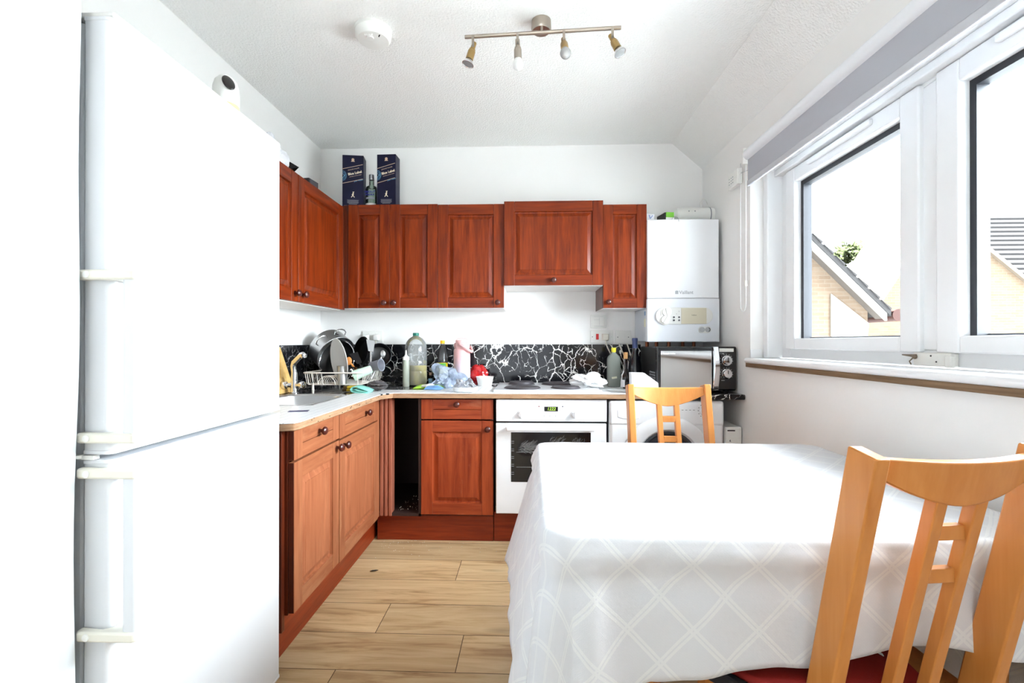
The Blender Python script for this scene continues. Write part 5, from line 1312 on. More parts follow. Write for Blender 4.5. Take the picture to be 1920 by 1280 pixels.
part(t, 'capsule', c, [(0.0165, 0.240), (0.0165, 0.285), (0.0178, 0.287), (0.0178, 0.3), (0.016, 0.303), (0, 0.303)], mat('blue_capsule', (78, 88, 130), 0.3, 0.5), 28)
t = thing('paper_parcel', 'white paper parcel leaning at the lower left corner of the microwave', 'parcel', (0.6, 2.62, ZT))
mb = MB(); mb.prism([(0.548, 0.836), (0.545, 0.947), (0.617, 0.945), (0.690, 0.892), (0.693, 0.836)], 2.585, 2.645, 'y'); mb.build('wrapper', mat('paper_white', (234, 234, 238), 0.7), t, 0.003)
mb = MB(); mb.tube([(0.557, 2.584, 0.925), (0.575, 2.5838, 0.932), (0.590, 2.5838, 0.926), (0.605, 2.5838, 0.930)], 0.0007, 5); mb.build('crease', GREYM, t)
# crumbs by the hob
mb = MB(); rr = random.Random(8)
for k in range(30):
    x = rr.uniform(-0.25, -0.18); y = rr.uniform(2.95, 3.10); q = rr.uniform(0.002, 0.006); mb.box(x, x + q * 1.6, y, y + q, ZT, ZT + q * 0.8)
o = mb.build('food_scraps', INK); tag(o, 'dark scraps on the worktop behind the small white bowl', 'scraps'); o['kind'] = 'stuff'

# ---------------------------------------------------------------- on top of the wall cabinets
NAVY = mat('navy_carton', (14, 15, 44), 0.45, spec=0.25); GOLD = mat('pale_gold', (206, 180, 150), 0.4); CREAMP = mat('cream_print', (236, 226, 196), 0.5); SKY = mat('sky_print', (96, 160, 196), 0.5)
def whisky_box(label, loc, rz, w=0.122, d=0.085, h=0.325):
    t = thing('whisky_box', label, 'box', loc, 'tall dark blue whisky boxes', rz)
    mb = MB(); mb.box(-w / 2, w / 2, 0, d, 0.0, h); mb.build('carton', NAVY, t, 0.002, local=True)
    o0 = Vector(loc); F = -0.0006
    def L(name, s_, size, x, z, m_, sl=0.25, **k):
        q = Vector((1, 0, sl)).normalized()
        return lettering(name, s_, size, o0 + Vector((x, F, z)), q, (-q.z, 0, q.x), m_, t, **k)
    k = h / 0.325
    for z, nm in ((0.236 * k, 'line'), (0.146 * k, 'line')):
        mb = MB(); mb.hexa([(-w / 2 + .002, -0.0008, z), (w / 2 - .004, -0.0008, z + .031), (w / 2 - .004, -0.0008, z + .034), (-w / 2 + .002, -0.0008, z + .003)], [(-w / 2 + .002, 0.001, z), (w / 2 - .004, 0.001, z + .031), (w / 2 - .004, 0.001, z + .034), (-w / 2 + .002, 0.001, z + .003)])
        mb.build('gold_line', GOLD, t, local=True)
    L('title_lettering', 'Blue Label', 0.0205, 0.012, 0.214 * k, CREAMP, bold=0.0006)
    L('small_lettering', 'JOHNNIE WALKER', 0.0085, 0.004, 0.238 * k, GOLD)
    L('small_lettering', 'BLENDED SCOTCH WHISKY', 0.006, 0.016, 0.197 * k, GOLD)
    L('signature', 'John Walker', 0.011, 0.034, 0.168 * k, SKY, shear=0.4)
    L('base_lettering', 'BLENDED SCOTCH WHISKY', 0.0085, 0, 0.0075, CREAMP, sl=0, bold=0.0002)
    for j, wd in enumerate((0.05, 0.066, 0.07, 0.066, 0.07)):
        mb = MB(); mb.box(-wd / 2, wd / 2, -0.0007, 0.001, 0.020 + 0.006 * j, 0.0218 + 0.006 * j); mb.build('small_print', GREYP, t, local=True)
    # crest at the top, blue seal at the left edge
    mb = MB(); mb.lathe([(0.0085, 0), (0.0085, 0.0008)], (0, 0, 0.297 * k), (0, -1, 0), 20); mb.prism([(-0.012, 0.284 * k), (0.012, 0.284 * k), (0.006, 0.292 * k), (-0.006, 0.292 * k)], -0.0008, 0.001, 'y'); mb.build('crest', GOLD, t, local=True)
    mb = MB(); 
    for rr_ in (0.030, 0.022, 0.012):
        pts = [(-w / 2 + 0.001 + rr_ * 0.8 * math.cos(a), -0.0004, 0.196 * k + rr_ * math.sin(a)) for a in [math.radians(q) for q in range(-88, 89, 16)]]
        mb.tube(pts, 0.0011, 5)
    mb.tube([(-w / 2 + 0.002, -0.0004, 0.18), (-w / 2 + 0.02, -0.0004, 0.205)], 0.0012, 5); mb.build('seal', SKY, t, local=True)
    # small striding figure emblem, as a plain cut-out shape
    mb = MB()
    def bar(x0, z0, x1, z1, r):
        a = Vector((x0, 0, z0)); b_ = Vector((x1, 0, z1)); d_ = (b_ - a).normalized(); n_v = Vector((-d_.z, 0, d_.x)) * r; y = Vector((0, -0.0008, 0)); y2 = Vector((0, 0.001, 0))
        mb.hexa([a - n_v + y, b_ - n_v + y, b_ + n_v + y, a + n_v + y], [a - n_v + y2, b_ - n_v + y2, b_ + n_v + y2, a + n_v + y2])
    zf = 0.062 * k
    bar(-0.001, zf + 0.012, 0.002, zf + 0.026, 0.0042); bar(0.0, zf + 0.012, 0.010, zf, 0.0022); bar(-0.001, zf + 0.012, -0.010, zf, 0.0022); bar(0.002, zf + 0.027, 0.003, zf + 0.034, 0.003); bar(0.002, zf + 0.022, -0.007, zf + 0.017, 0.0015); bar(-0.0025, zf + 0.0345, 0.0085, zf + 0.0345, 0.001)
    mb.build('figure_emblem', CREAMP, t, local=True)
    return t
whisky_box('tall dark blue whisky box nearest the corner, left of the clear bottle', (-1.102, 2.912, 1.951), math.radians(9), 0.128)
whisky_box('tall dark blue whisky box right of the clear bottle', (-0.890, 2.905, 1.951), math.radians(-2), 0.118)
c = (-1.008, 2.985, 1.951)
t = bottle('vodka_bottle', 'clear glass bottle with silver cap between the two tall blue boxes', c, [(0, 0.004), (0.033, 0.0), (0.037, 0.005), (0.037, 0.130), (0.033, 0.146), (0.018, 0.156), (0.0155, 0.162), (0.0155, 0.198)], glass('greenish_glass', (206, 222, 212), 0.4, 0.04, 0.1, (150, 170, 160)), 36)
part(t, 'cap', c, [(0.0165, 0.192), (0.0175, 0.194), (0.0175, 0.222), (0.015, 0.226), (0, 0.227)], mat('silver_cap', (190, 192, 196), 0.3, 0.9), 28)
patch(t, 'label', c, 0.0373, 210, 330, 1.951 + 0.002, 1.951 + 0.038, WPLASTIC, 'white label')
PB = mat('print_deep_blue', (40, 44, 140), 0.5)
for s_, z in (('ABSOLUT', 2.058), ('VODKA', 2.040)):
    lettering('bottle_lettering', s_, 0.0165, (c[0], c[1] - 0.0385, z), (1, 0, 0), (0, 0, 1), PB, t, bold=0.0006)
patch(t, 'label_text', c, 0.0374, 225, 315, 2.014, 2.026, mat('faint_grey_blue', (150, 156, 170), 0.5), n=10)

t = crumple('foil_packet', 'black and white patterned packet on the left wall cabinets next to the fridge', 'packet', (-1.27, 2.25, 1.936), (0.06, 0.09, 0.085), None or mat('packet_base', (226, 226, 230), 0.35), 61, amp=0.5)
mb = MB(); M = rot_at((-1.215, 2.33, 1.97), 0, 0, 0.5)
mb.box(-1.235, -1.200, 2.37, 2.42, 1.937, 1.985).xf(M); tag(mb.build('blue_tin', mat('tin_blue', (36, 66, 170), 0.35), None, 0.004), 'small blue tin on the left wall cabinets beside the patterned packet', 'tin')
mb = MB()
mb._add([(-1.24, 2.30, 2.035), (-1.20, 2.42, 2.02), (-1.24, 2.43, 2.015), (-1.26, 2.36, 1.99), (-1.22, 2.40, 1.985)], [(0, 1, 2), (1, 4, 2), (0, 2, 3), (0, 3, 1), (3, 2, 4)])
tag(mb.build('wrapper_scrap', BLACKM, None, solid=0.002), 'black folded wrapper sticking out behind the blue tin', 'wrapper')
t = thing('small_carton', 'small black box with a grey disc on the left wall cabinet near the corner', 'box', (-1.20, 2.53, 1.936))
M = rot_at((-1.20, 2.53, 1.94), 0, 0, math.radians(-6))
mb = MB(); mb.box(-1.255, -1.172, 2.485, 2.575, 1.9365, 1.988).xf(M); mb.build('box', BLACKM, t, 0.001)
mb = MB(); mb.lathe([(0.017, 0), (0.017, 0.001)], (-1.213, 2.4855, 1.962), (0, -1, 0), 24); mb.lathe([(0.006, 0.001), (0.006, 0.0016)], (-1.213, 2.4855, 1.962), (0, -1, 0), 16); mb.xf(M); mb.build('disc_print', GREYP, t)
mb = MB(); mb.box(-1.1715, -1.1705, 2.495, 2.565, 1.942, 1.984).xf(M); mb.build('side_print', DARKGREY, t)
# patterning of the packet: black patches
mb = MB(); rr = random.Random(2)
for k in range(16):
    u = rr.uniform(0.1, 0.9); v = rr.uniform(0.1, 0.9); a = Vector((-1.207 + rr.uniform(0, 0.003), 2.19 + 0.13 * u, 1.95 + 0.085 * v))
    p = [a + Vector((rr.uniform(-0.006, 0.006), rr.uniform(-0.016, 0.016), rr.uniform(-0.016, 0.016))) for _ in range(3)]
    mb._add(p, [(0, 1, 2)])
o = mb.build('print', INK, solid=0.001, recalc=False); o.parent = bpy.data.objects['foil_packet']
o.location = -Vector(o.parent.location)
mb = MB(); mb._add([(-0.775, 2.275, 0.0035), (-0.758, 2.268, 0.008), (-0.738, 2.285, 0.004), (-0.752, 2.292, 0.002), (-0.77, 2.29, 0.001)], [(0, 1, 4), (1, 2, 3), (1, 3, 4)])
tag(mb.build('litter_scrap', BLACKM, None, solid=0.0015), 'small black scrap lying on the wooden floor', 'litter')
mb = MB(); rr = random.Random(13)
for k in range(60):
    x = rr.uniform(-0.82, -0.15); y = 2.645 - abs(rr.gauss(0, 0.1)) - 0.005; q = rr.uniform(0.0012, 0.003); mb.box(x, x + q * 1.5, y, y + q, 0, q * 0.7)
o = mb.build('floor_crumbs', CREAM); tag(o, 'pale crumbs on the floor in front of the plinth', 'crumbs'); o['kind'] = 'stuff'

# ---------------------------------------------------------------- table and cloth
TX0, TX1, TY0, TY1, TZ = 0.025, 1.025, 0.915, 1.765, 0.738
tb = thing('dining_table', 'dining table hidden under the white cloth', 'table', (0.525, 1.34, 0))
mb = MB(); mb.prism([(TX0 + 0.006 + 0.06, TY0 + 0.006), (TX1 - 0.066, TY0 + 0.006), (TX1 - 0.006, TY0 + 0.066), (TX1 - 0.006, TY1 - 0.066), (TX1 - 0.066, TY1 - 0.006), (TX0 + 0.066, TY1 - 0.006), (TX0 + 0.006, TY1 - 0.066), (TX0 + 0.006, TY0 + 0.066)], 0.695, TZ - 0.004); mb.build('tabletop', BEECH, tb, 0.004)
mb = MB(); mb.box(TX0 + 0.06, TX1 - 0.06, TY0 + 0.06, TY1 - 0.06, 0.62, 0.695); mb.build('apron', BEECH, tb)
for x in (TX0 + 0.08, TX1 - 0.08):
    for y in (TY0 + 0.10, TY1 - 0.08):
        mb = MB(); mb.lathe([(0.022, 0), (0.03, 0.62)], (x, y, 0), seg=20); mb.build('leg', BEECH, tb, smooth=True)

def cloth_material():
    m = bpy.data.materials.new('damask_cloth'); m.use_nodes = True
    n = m.node_tree.nodes; l = m.node_tree.links; b = n['Principled BSDF']
    uv = n.new('ShaderNodeUVMap'); uv.uv_map = 'cloth'
    sp = n.new('ShaderNodeSeparateXYZ'); l.new(uv.outputs[0], sp.inputs[0])
    def M(op, a, b_=None, c=None):
        q = n.new('ShaderNodeMath'); q.operation = op
        for i, v in enumerate((a, b_, c)):
            if v is None: continue
            if isinstance(v, (int, float)): q.inputs[i].default_value = v
            else: l.new(v, q.inputs[i])
        return q.outputs[0]
    P = 0.0865
    masks = []
    for s in (1, -1):
        t_ = M('MULTIPLY', M('ADD', sp.outputs[0], M('MULTIPLY', sp.outputs[1], s)), 0.7071 / P)
        f_ = M('FRACT', M('ADD', t_, 50.0))
        d = M('ABSOLUTE', M('SUBTRACT', f_, 0.5))          # distance from band centre
        band = M('LESS_THAN', M('ABSOLUTE', M('SUBTRACT', d, 0.046)), 0.030)
        masks.append(band)
    ln = M('MAXIMUM', masks[0], masks[1])
    mx = n.new('ShaderNodeMix'); mx.data_type = 'RGBA'; l.new(ln, mx.inputs[0])
    mx.inputs[6].default_value = S(216, 216, 219); mx.inputs[7].default_value = S(226, 226, 226)
    l.new(mx.outputs[2], b.inputs['Base Color'])
    b.inputs['Roughness'].default_value = 0.55
    b.inputs['Sheen Weight'].default_value = 0.1
    # weave and light wrinkling
    nz = n.new('ShaderNodeTexNoise'); nz.inputs['Scale'].default_value = 14; nz.inputs['Detail'].default_value = 6; l.new(uv.outputs[0], nz.inputs['Vector'])
    w1 = M('SINE', M('MULTIPLY', sp.outputs[0], 2600.0)); w2 = M('SINE', M('MULTIPLY', sp.outputs[1], 2600.0))
    hh = M('ADD', M('MULTIPLY', nz.outputs[0], 1.0), M('MULTIPLY', M('MULTIPLY', w1, w2), 0.03))
    hh = M('ADD', hh, M('MULTIPLY', ln, 0.06))
    bp = n.new('ShaderNodeBump'); bp.inputs['Strength'].default_value = 0.55; bp.inputs['Distance'].default_value = 0.007
    l.new(hh, bp.inputs['Height']); l.new(bp.outputs[0], b.inputs['Normal'])
    MATS['damask_cloth'] = m
    return m
CLOTH = cloth_material()

def interp(tab, p):
    p = p % 4
    for (a, *va), (b_, *vb) in zip(tab, tab[1:]):
        if a <= p <= b_:
            t = (p - a) / (b_ - a); t = t * t * (3 - 2 * t)
            return [x + (y - x) * t for x, y in zip(va, vb)]
    return list(tab[-1][1:])
#        along edge, drop, outward at hem, fold amplitude
CT = [(0.0, 0.42, 0.120, 0.002), (0.12, 0.40, 0.100, 0.003), (0.35, 0.37, 0.085, 0.004), (0.62, 0.37, 0.075, 0.004), (0.82, 0.40, 0.065, 0.005), (0.93, 0.50, 0.070, 0.006),
      (1.0, 0.60, 0.085, 0.010), (1.06, 0.50, 0.050, 0.010), (1.12, 0.36, 0.022, 0.010), (1.20, 0.255, 0.010, 0.004), (1.45, 0.225, 0.006, 0.003), (1.72, 0.178, 0.004, 0.002), (1.88, 0.20, 0.010, 0.004),
      (2.0, 0.56, 0.085, 0.012), (2.12, 0.56, 0.03, 0.012), (2.4, 0.56, 0.02, 0.012), (2.85, 0.50, 0.03, 0.012), (3.0, 0.56, 0.07, 0.01), (3.2, 0.27, 0.03, 0.006), (3.8, 0.27, 0.03, 0.006), (4.0, 0.42, 0.115, 0.006)]
R = 0.055
per = []      # (x, y, nx, ny, p)
def side(a, b_, nrm, p0, n):
    for i in range(n):
        t = i / (n - 1); per.append((a[0] + (b_[0] - a[0]) * t, a[1] + (b_[1] - a[1]) * t, nrm[0], nrm[1], p0 + 0.055 + 0.89 * t))
def corner(cx, cy, a0, a1, p0, n):
    for i in range(1, n):
        t = i / n; a = math.radians(a0 + (a1 - a0) * t); per.append((cx + R * math.cos(a), cy + R * math.sin(a), math.cos(a), math.sin(a), p0 - 0.055 + 0.11 * t))
side((TX0, TY1 - R), (TX0, TY0 + R), (-1, 0), 0, 70)
corner(TX0 + R, TY0 + R, 180, 270, 1, 22)
side((TX0 + R, TY0), (TX1 - R, TY0), (0, -1), 1, 80)
corner(TX1 - R, TY0 + R, 270, 360, 2, 22)
side((TX1, TY0 + R), (TX1, TY1 - R), (1, 0), 2, 60)
corner(TX1 - R, TY1 - R, 0, 90, 3, 18)
side((TX1 - R, TY1), (TX0 + R, TY1), (0, 1), 3, 60)
corner(TX0 + R, TY1 - R, 90, 180, 4, 18)
n = len(per)
rows = [-2, -1, 0, 1] + [i for i in range(2, 26)]
NV = 24
vs = []; uvs = []
ctr = ((TX0 + TX1) / 2, (TY0 + TY1) / 2)
er = 0.014
rw = random.Random(77)
wr = [(rw.uniform(20, 70), rw.uniform(0, 6.28), rw.uniform(0.3, 1)) for _ in range(6)]
for (x, y, nx, ny, p) in per:
    L, F, A = interp(CT, p)
    ks = sum(w * math.sin(k * p * 0.9 + ph) for k, ph, w in wr) / 3
    # top lip: slight waviness of the edge
    for d in (0.05, 0.018):
        vs.append((x - nx * (d + er * 0.2), y - ny * (d + er * 0.2), TZ + 0.004)); uvs.append((x - nx * d, y - ny * d))
    for a in (0, 30, 60, 90):
        a = math.radians(a); vs.append((x - nx * er * (1 - math.sin(a)) + nx * 0.004, y - ny * er * (1 - math.sin(a)) + ny * 0.004, TZ + 0.004 - er * (1 - math.cos(a)) + 0.0008 * ks)); s_ = er * a; uvs.append((x + nx * s_, y + ny * s_))
    for j in range(1, NV + 1):
        t = j / NV; dz = L * t
        out = F * t ** 1.1
        # the cloth first clears the table edge, then folds grow towards the hem
        out += 0.006 * math.exp(-((dz - 0.025) / 0.022) ** 2) - 0.007 * math.exp(-((dz - 0.075) / 0.028) ** 2)
        ph = 2 * math.pi * p * 4.0 + 0.8 * math.sin(5 * p)
        fold = A * t * (math.sin(ph) + 0.5 * math.sin(2.3 * ph + 1.0))
        crease = 0.008 * ks * math.exp(-((dz - 0.03) / 0.035) ** 2)
        q = out + fold + crease + 0.004
        # the corner drape: a ridge that leans outward, pleated beside it
        g1 = math.exp(-((p - 1.0) / 0.035) ** 2); q += 0.02 * g1 * t
        g2 = math.exp(-((p - 0.93) / 0.03) ** 2); q -= 0.030 * g2 * t
        g3 = math.exp(-((p - 1.085) / 0.03) ** 2); q += 0.022 * g3 * math.sin(math.pi * min(1, t * 1.1)); 
        sh = 0.0
        vs.append((x + nx * q, y + ny * q, TZ + 0.004 - er - dz * math.sqrt(max(0.3, 1 - (F / max(L, .1)) ** 2 * 0.5))))
        s_ = er * 1.57 + dz; uvs.append((x + nx * s_, y + ny * s_))
nr = 6 + NV
fs = []
for i in range(n):
    i2 = (i + 1) % n
    for j in range(nr - 1): fs.append((i * nr + j, i2 * nr + j, i2 * nr + j + 1, i * nr + j + 1))
# top: quads bridging the inner ring to the centre through scaled rings
ring = [i * nr for i in range(n)]
prev = ring
for k in range(1, 9):
    s_ = 1 - k / 9; cur = []
    for i in range(n):
        bx, by, bz = vs[i * nr]; cur.append(len(vs)); xx = ctr[0] + (bx - ctr[0]) * s_; yy = ctr[1] + (by - ctr[1]) * s_
        vs.append((xx, yy, bz)); uvs.append((xx, yy))
    for i in range(n): i2 = (i + 1) % n; fs.append((prev[i2], prev[i], cur[i], cur[i2]))
    prev = cur
fs.append(tuple(prev[::-1]))
mb = MB(); mb._add(vs, fs)
cl = mb.build('tablecloth', CLOTH, None, smooth=False)
me = cl.data
uvl = me.uv_layers.new(name='cloth')
for lp in me.loops: uvl.data[lp.index].uv = uvs[lp.vertex_index]
me.polygons.foreach_set('use_smooth', [True] * len(me.polygons))
d = cl.modifiers.new('thick', 'SOLIDIFY'); d.thickness = 0.0016; d.offset = 0
tag(cl, 'white diamond-patterned tablecloth draped over the dining table', 'tablecloth')

# ---------------------------------------------------------------- chairs
def make_chair(label, loc, rz):
    t = thing('dining_chair', label, 'chair', loc, 'beech dining chairs', rz)
    Hc, zs, lean = 0.942, 0.455, 0.216
    yb = lambda z: -(z - zs) * lean if z > zs else -(zs - z) * 0.06
    hx, w, dp = 0.153, 0.025, 0.056
    for s in (-1, 1):
        cx = s * hx
        mb = MB(); secs = []
        for z in (0.0, zs, Hc):
            y = yb(z); k = 0.010 if z == Hc else 0
            secs.append([(cx - w / 2 * 1.0, y - dp / 2, z - k), (cx + w / 2, y - dp / 2, z - k), (cx + w / 2, y + dp / 2, z), (cx - w / 2, y + dp / 2, z)])
        v_ = [p for q in secs for p in q]; f_ = [(3, 2, 1, 0), (8, 9, 10, 11)]
        for i in range(2):
            for k in range(4): f_.append((i * 4 + k, i * 4 + (k + 1) % 4, i * 4 + 4 + (k + 1) % 4, i * 4 + 4 + k))
        mb._add(v_, f_); mb.build('back_post', BEECH, t, 0.003, local=True)
        mb = MB(); mb.hexa([(s * 0.178 - 0.018, 0.345, 0), (s * 0.178 + 0.018, 0.345, 0), (s * 0.178 + 0.018, 0.385, 0), (s * 0.178 - 0.018, 0.385, 0)], [(s * 0.175 - 0.02, 0.335, 0.425), (s * 0.175 + 0.02, 0.335, 0.425), (s * 0.175 + 0.02, 0.38, 0.425), (s * 0.175 - 0.02, 0.38, 0.425)])
        mb.build('leg', BEECH, t, 0.003, local=True)
        mb = MB(); mb.hexa([(s * 0.154 - 0.009, 0.0, 0.36), (s * 0.154 + 0.009, 0.0, 0.36), (s * 0.178 + 0.009, 0.36, 0.36), (s * 0.178 - 0.009, 0.36, 0.36)], [(s * 0.154 - 0.009, 0.0, 0.425), (s * 0.154 + 0.009, 0.0, 0.425), (s * 0.175 + 0.009, 0.36, 0.425), (s * 0.175 - 0.009, 0.36, 0.425)])
        mb.build('rail', BEECH, t, 0.002, local=True)
    # curved crest rail, deepest in the middle
    xi = hx - w / 2; N_ = 24; v_ = []
    for i in range(N_ + 1):
        u = -1 + 2 * i / N_; x = xi * u; bow_ = -0.022 * (1 - u * u)
        zt_ = Hc - 0.014 - 0.004 * (1 - u * u); zl = Hc - 0.044 - 0.048 * (1 - abs(u) ** 1.7)
        th = 0.024
        for z in (zl, zt_):
            y0 = yb(z) + bow_ + 0.004
            v_ += [(x, y0 - th / 2, z), (x, y0 + th / 2, z)]
    f_ = [(0, 1, 3, 2), tuple(4 * N_ + k for k in (2, 3, 1, 0))]
    for i in range(N_):
        a = 4 * i; b_ = 4 * i + 4
        f_ += [(a, a + 1, b_ + 1, b_), (a + 2, b_ + 2, b_ + 3, a + 3), (a, b_, b_ + 2, a + 2), (a + 1, a + 3, b_ + 3, b_ + 1)]
    mb = MB(); mb._add(v_, f_); mb.build('crest_rail', BEECH, t, 0.003, local=True)
    for s in (-1, 1):
        cx = s * 0.035
        def sec(z, b_):
            y = yb(z) + b_; return [(cx - 0.010, y - 0.011, z), (cx + 0.010, y - 0.011, z), (cx + 0.010, y + 0.011, z), (cx - 0.010, y + 0.011, z)]
        mb = MB(); mb.hexa(sec(zs - 0.03, 0.0), sec(Hc - 0.08, -0.016)); mb.build('slat', BEECH, t, 0.002, local=True)
    for z in (0.800, 0.722):
        y = yb(z) - 0.012; mb = MB(); mb.box(-0.026, 0.026, y - 0.007, y + 0.008, z - 0.012, z + 0.012); mb.build('crossbar', BEECH, t, 0.0015, local=True)
    mb = MB(); mb.prism([(-0.182, -0.015), (0.182, -0.015), (0.205, 0.36), (0.195, 0.40), (-0.195, 0.40), (-0.205, 0.36)], 0.426, 0.444); mb.build('seat', BEECH, t, 0.004, local=True)
    mb = MB(); mb.box(-0.14, 0.14, -0.008, 0.008, 0.36, 0.425); mb.box(-0.165, 0.165, 0.352, 0.370, 0.36, 0.425); mb.build('seat_frame', BEECH, t, local=True)
    return t
def copy_tree(o, parent=None):
    c_ = o.copy(); COL.objects.link(c_)
    if parent: c_.parent = parent
    for ch in list(o.children): copy_tree(ch, c_)
    return c_
near = make_chair('light beech wooden chair in the foreground with a red cushion, back to the camera', (0.672, 0.892, 0), math.radians(7))
far = copy_tree(near); far.location = (0.562, 1.865, 0); far.rotation_euler = (0, 0, math.radians(180))
far['label'] = 'light beech wooden chair across the table, in front of the washing machine'

# red seat cushion with a black border and a white tie
cu = thing('seat_cushion', 'red seat cushion with dark left border on the foreground chair', 'cushion', (0.56, 1.05, 0.445))
red = [(0.385, 0.938), (0.43, 0.888), (0.56, 0.872), (0.74, 0.888), (0.762, 1.10), (0.75, 1.27), (0.60, 1.285), (0.42, 1.27), (0.375, 1.15)]
blk = [(0.335, 0.965), (0.372, 0.925), (0.405, 0.880), (0.430, 0.884), (0.383, 0.938), (0.371, 1.15), (0.414, 1.272), (0.385, 1.27), (0.335, 1.15)]
mb = MB(); mb.prism(blk, 0.4455, 0.474); mb.build('border', mat('cushion_black', (30, 28, 32), 0.85), cu, 0.004, label='dark left border')
mb = MB(); mb.prism(red, 0.4455, 0.482); mb.build('red_cover', SLEEVE, cu, 0.010, seg=3)
mb = MB(); ribbon(mb, [(0.640, 1.03, 0.488), (0.652, 1.015, 0.489), (0.668, 1.012, 0.490), (0.682, 1.0, 0.489), (0.698, 0.985, 0.488), (0.703, 0.975, 0.488)], 0.010, (0.35, 0.9, 0.0))
mb.build('tie', WPLASTIC, cu, solid=0.001, smooth=True, recalc=False, label='white tie ribbon')

# ---------------------------------------------------------------- outside the window
GZ = -2.6
mb = MB(); mb.box(1.5, 60, -30, 60, GZ - 0.2, GZ); struct(mb.build('ground', mat('bounce_ground', (200, 203, 204), 0.95)))  # unseen ground, made pale to bounce light up to the ceiling
BRK = brick('pale_brick', (108, 92, 78), (99, 83, 69), (112, 102, 92)); BRK2 = brick('buff_brick', (106, 90, 75), (98, 82, 67), (110, 100, 88))
REND = mat('cream_render', (150, 142, 130), 0.9, bump=(8, 0.2, 0.01)); BARGE = mat('white_bargeboard', (140, 136, 130), 0.6)
ROOF = mat('grey_roof_tile', (62, 60, 60), 0.9, bump=(6, 0.3, 0.01), spec=0.0); GUT = mat('brown_gutter', (66, 44, 40), 0.6, spec=0.1)
ha = thing('house', 'neighbouring gabled brick house with cream panel and brown gutter outside', 'house', (3.4, 11, GZ))
sl = 1.0
xr, xa = 6.22, 3.3; ze = 1.68; za = ze + sl * (xr - xa)
mb = MB(); mb.prism([(2 * xa - xr, GZ), (xr, GZ), (xr, ze), (xa, za), (2 * xa - xr, ze)], 9.0, 14.0, 'y'); mb.build('wall', BRK, ha)
mb = MB(); mb.prism([(5.55, 1.22), (6.20, 1.22), (6.23, 1.46), (5.55, 1.46 + sl * 0.55)], 8.97, 9.02, 'y'); mb.build('render_panel', REND, ha, label='cream rendered panel')
def slope(mb, x0, x1, z_at, y0, y1, th, lift):
    P = [(x0, z_at(x0) + lift), (x1, z_at(x1) + lift), (x1, z_at(x1) + lift + th), (x0, z_at(x0) + lift + th)]
    mb.prism(P, y0, y1, 'y')
zr = lambda x: ze + sl * (xr - x); zl_ = lambda x: ze + sl * (x - (2 * xa - xr))
mb = MB(); slope(mb, xa, xr + 0.22, zr, 8.72, 14.2, 0.10, 0.12); slope(mb, 2 * xa - xr - 0.22, xa, zl_, 8.72, 14.2, 0.10, 0.12)
for k in range(14):
    x = xr + 0.2 - k * 0.2; mb.prism([(x, zr(x) + 0.21), (x + 0.02, zr(x + 0.02) + 0.26), (x - 0.16, zr(x - 0.16) + 0.23)], 8.70, 14.2, 'y')
mb.build('roof', ROOF, ha)
mb = MB(); slope(mb, xa, xr + 0.16, zr, 8.74, 8.80, 0.16, -0.02); slope(mb, 2 * xa - xr - 0.16, xa, zl_, 8.74, 8.80, 0.16, -0.02); mb.build('bargeboard', BARGE, ha, label='white bargeboard')
mb = MB(); slope(mb, xa, xr + 0.14, zr, 8.80, 9.0, 0.03, 0.0); mb.build('soffit', mat('dark_soffit', (74, 66, 60), 0.9), ha)  # soffit in one dark colour
mb = MB(); mb.lathe([(0.11, 0), (0.11, 5.4)], (xr + 0.34, 8.7, 1.60), (0, 1, 0), 20); mb.build('gutter', GUT, ha, label='brown gutter')
hb = thing('house', 'neighbouring pale brick house with a tall gable and grey tiled roof', 'house', (12.5, 16, GZ))
bx = 11.66; bz = 4.80
mb = MB(); mb.prism([(9.2, GZ), (14.6, GZ), (14.6, 2.3), (bx, bz), (9.2, 0.99)], 14.0, 16.5, 'y'); mb.box(12.0, 24.0, 14.5, 20.0, GZ, 2.5); mb.build('wall', BRK2, hb)
mb = MB()
def gs(a, b_, y0, y1, th):
    d_ = Vector((b_[0] - a[0], b_[1] - a[1])).normalized(); nv = Vector((-d_.y, d_.x)) * th
    if nv.y < 0: nv = -nv
    mb.prism([a, b_, (b_[0] + nv.x, b_[1] + nv.y), (a[0] + nv.x, a[1] + nv.y)], y0, y1, 'y')
gs((9.0, 0.68), (bx, bz), 13.9, 16.5, 0.10); gs((14.8, 2.13), (bx, bz), 13.9, 14.2, 0.10)
mb.build('verge', mat('verge_mortar', (100, 88, 76), 0.8), hb)
mb = MB(); y0, z0, y1, z1 = 14.35, 2.6, 16.6, 5.35
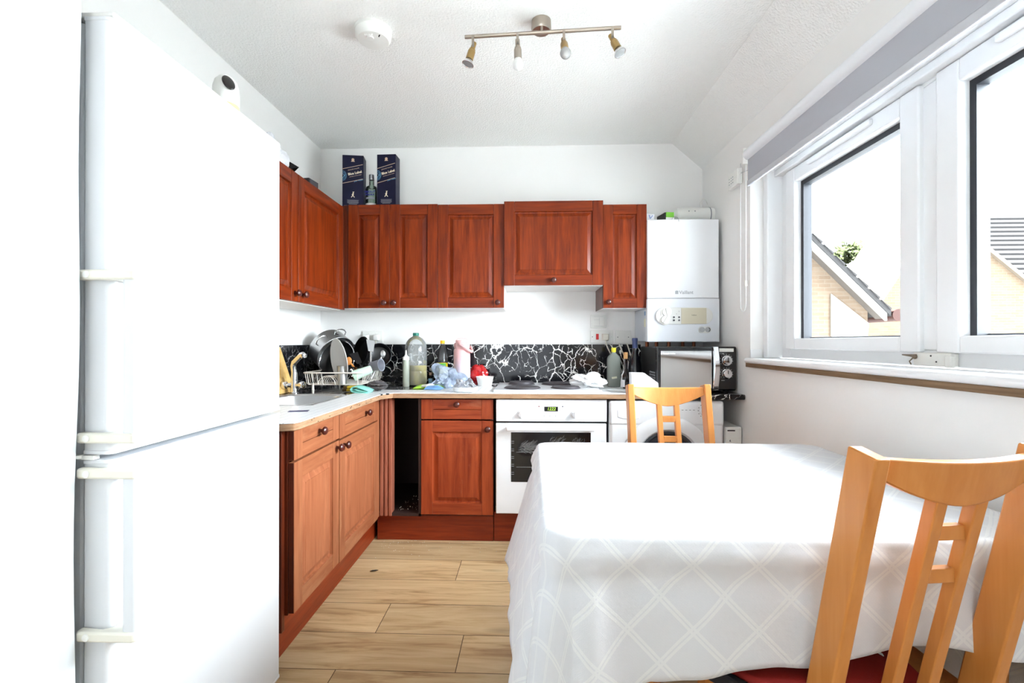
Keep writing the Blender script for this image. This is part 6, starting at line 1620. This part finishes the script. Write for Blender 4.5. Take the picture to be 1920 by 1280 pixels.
for k in range(16):
    a = k / 16; b_ = (k + 1) / 16
    ya, zaa = y0 + (y1 - y0) * a, z0 + (z1 - z0) * a; yb_, zbb = y0 + (y1 - y0) * b_, z0 + (z1 - z0) * b_
    xs = bx + 2.6 * b_
    mb.hexa([(max(xs, bx) + 0.05, ya - 0.05, zaa + 0.02), (24, ya - 0.05, zaa + 0.02), (24, yb_, zbb), (max(xs, bx) + 0.05, yb_, zbb)], [(max(xs, bx) + 0.05, ya - 0.08, zaa + 0.07), (24, ya - 0.08, zaa + 0.07), (24, yb_ - 0.03, zbb + 0.05), (max(xs, bx) + 0.05, yb_ - 0.03, zbb + 0.05)])
mb.build('roof', ROOF, hb)
tr = thing('garden_tree', 'pale green leafy tree between the two neighbouring houses', 'tree', (14.95, 22.0, GZ))
mb = MB(); mb.tube([(14.95, 22.0, GZ), (15.0, 22.0, 0), (14.9, 22.0, 2.2), (15.05, 22.0, 4.6)], [0.25, 0.2, 0.14, 0.05], 10)
for dx, dz in ((-0.9, 4.3), (0.8, 4.1), (0.3, 4.9), (-0.5, 3.4)): mb.tube([(14.95, 22.0, 2.2), (14.95 + dx * .5, 22.0, dz - .5), (14.95 + dx, 21.9, dz + 0.4)], [0.09, 0.06, 0.02], 6)
mb.build('trunk', mat('bark', (70, 60, 50), 0.9), tr, smooth=True)
mb = MB(); rr = random.Random(17)
blobs = [(14.95 + rr.uniform(-1.7, 1.7), 22.0 + rr.uniform(-1, 1), 4.3 + rr.uniform(-1.5, 1.1), rr.uniform(0.35, 0.7)) for _ in range(22)]
for k in range(3800):
    bx_, by_, bz_, br = rr.choice(blobs)
    d_ = Vector((rr.gauss(0, 1), rr.gauss(0, 1), rr.gauss(0, 1))).normalized() * br * rr.uniform(0.5, 1)
    c_ = Vector((bx_, by_, bz_)) + d_; u_ = Vector((rr.gauss(0, 1), rr.gauss(0, 1), rr.gauss(0, 1))).normalized(); w_ = u_.orthogonal().normalized(); s_ = rr.uniform(0.09, 0.17)
    mb._add([c_ - u_ * s_, c_ + w_ * s_ * .6, c_ + u_ * s_, c_ - w_ * s_ * .6], [(0, 1, 2, 3)])
mb.build('foliage', mat('leaf_green', (78, 84, 58), 0.9, spec=0.0), tr, recalc=False)
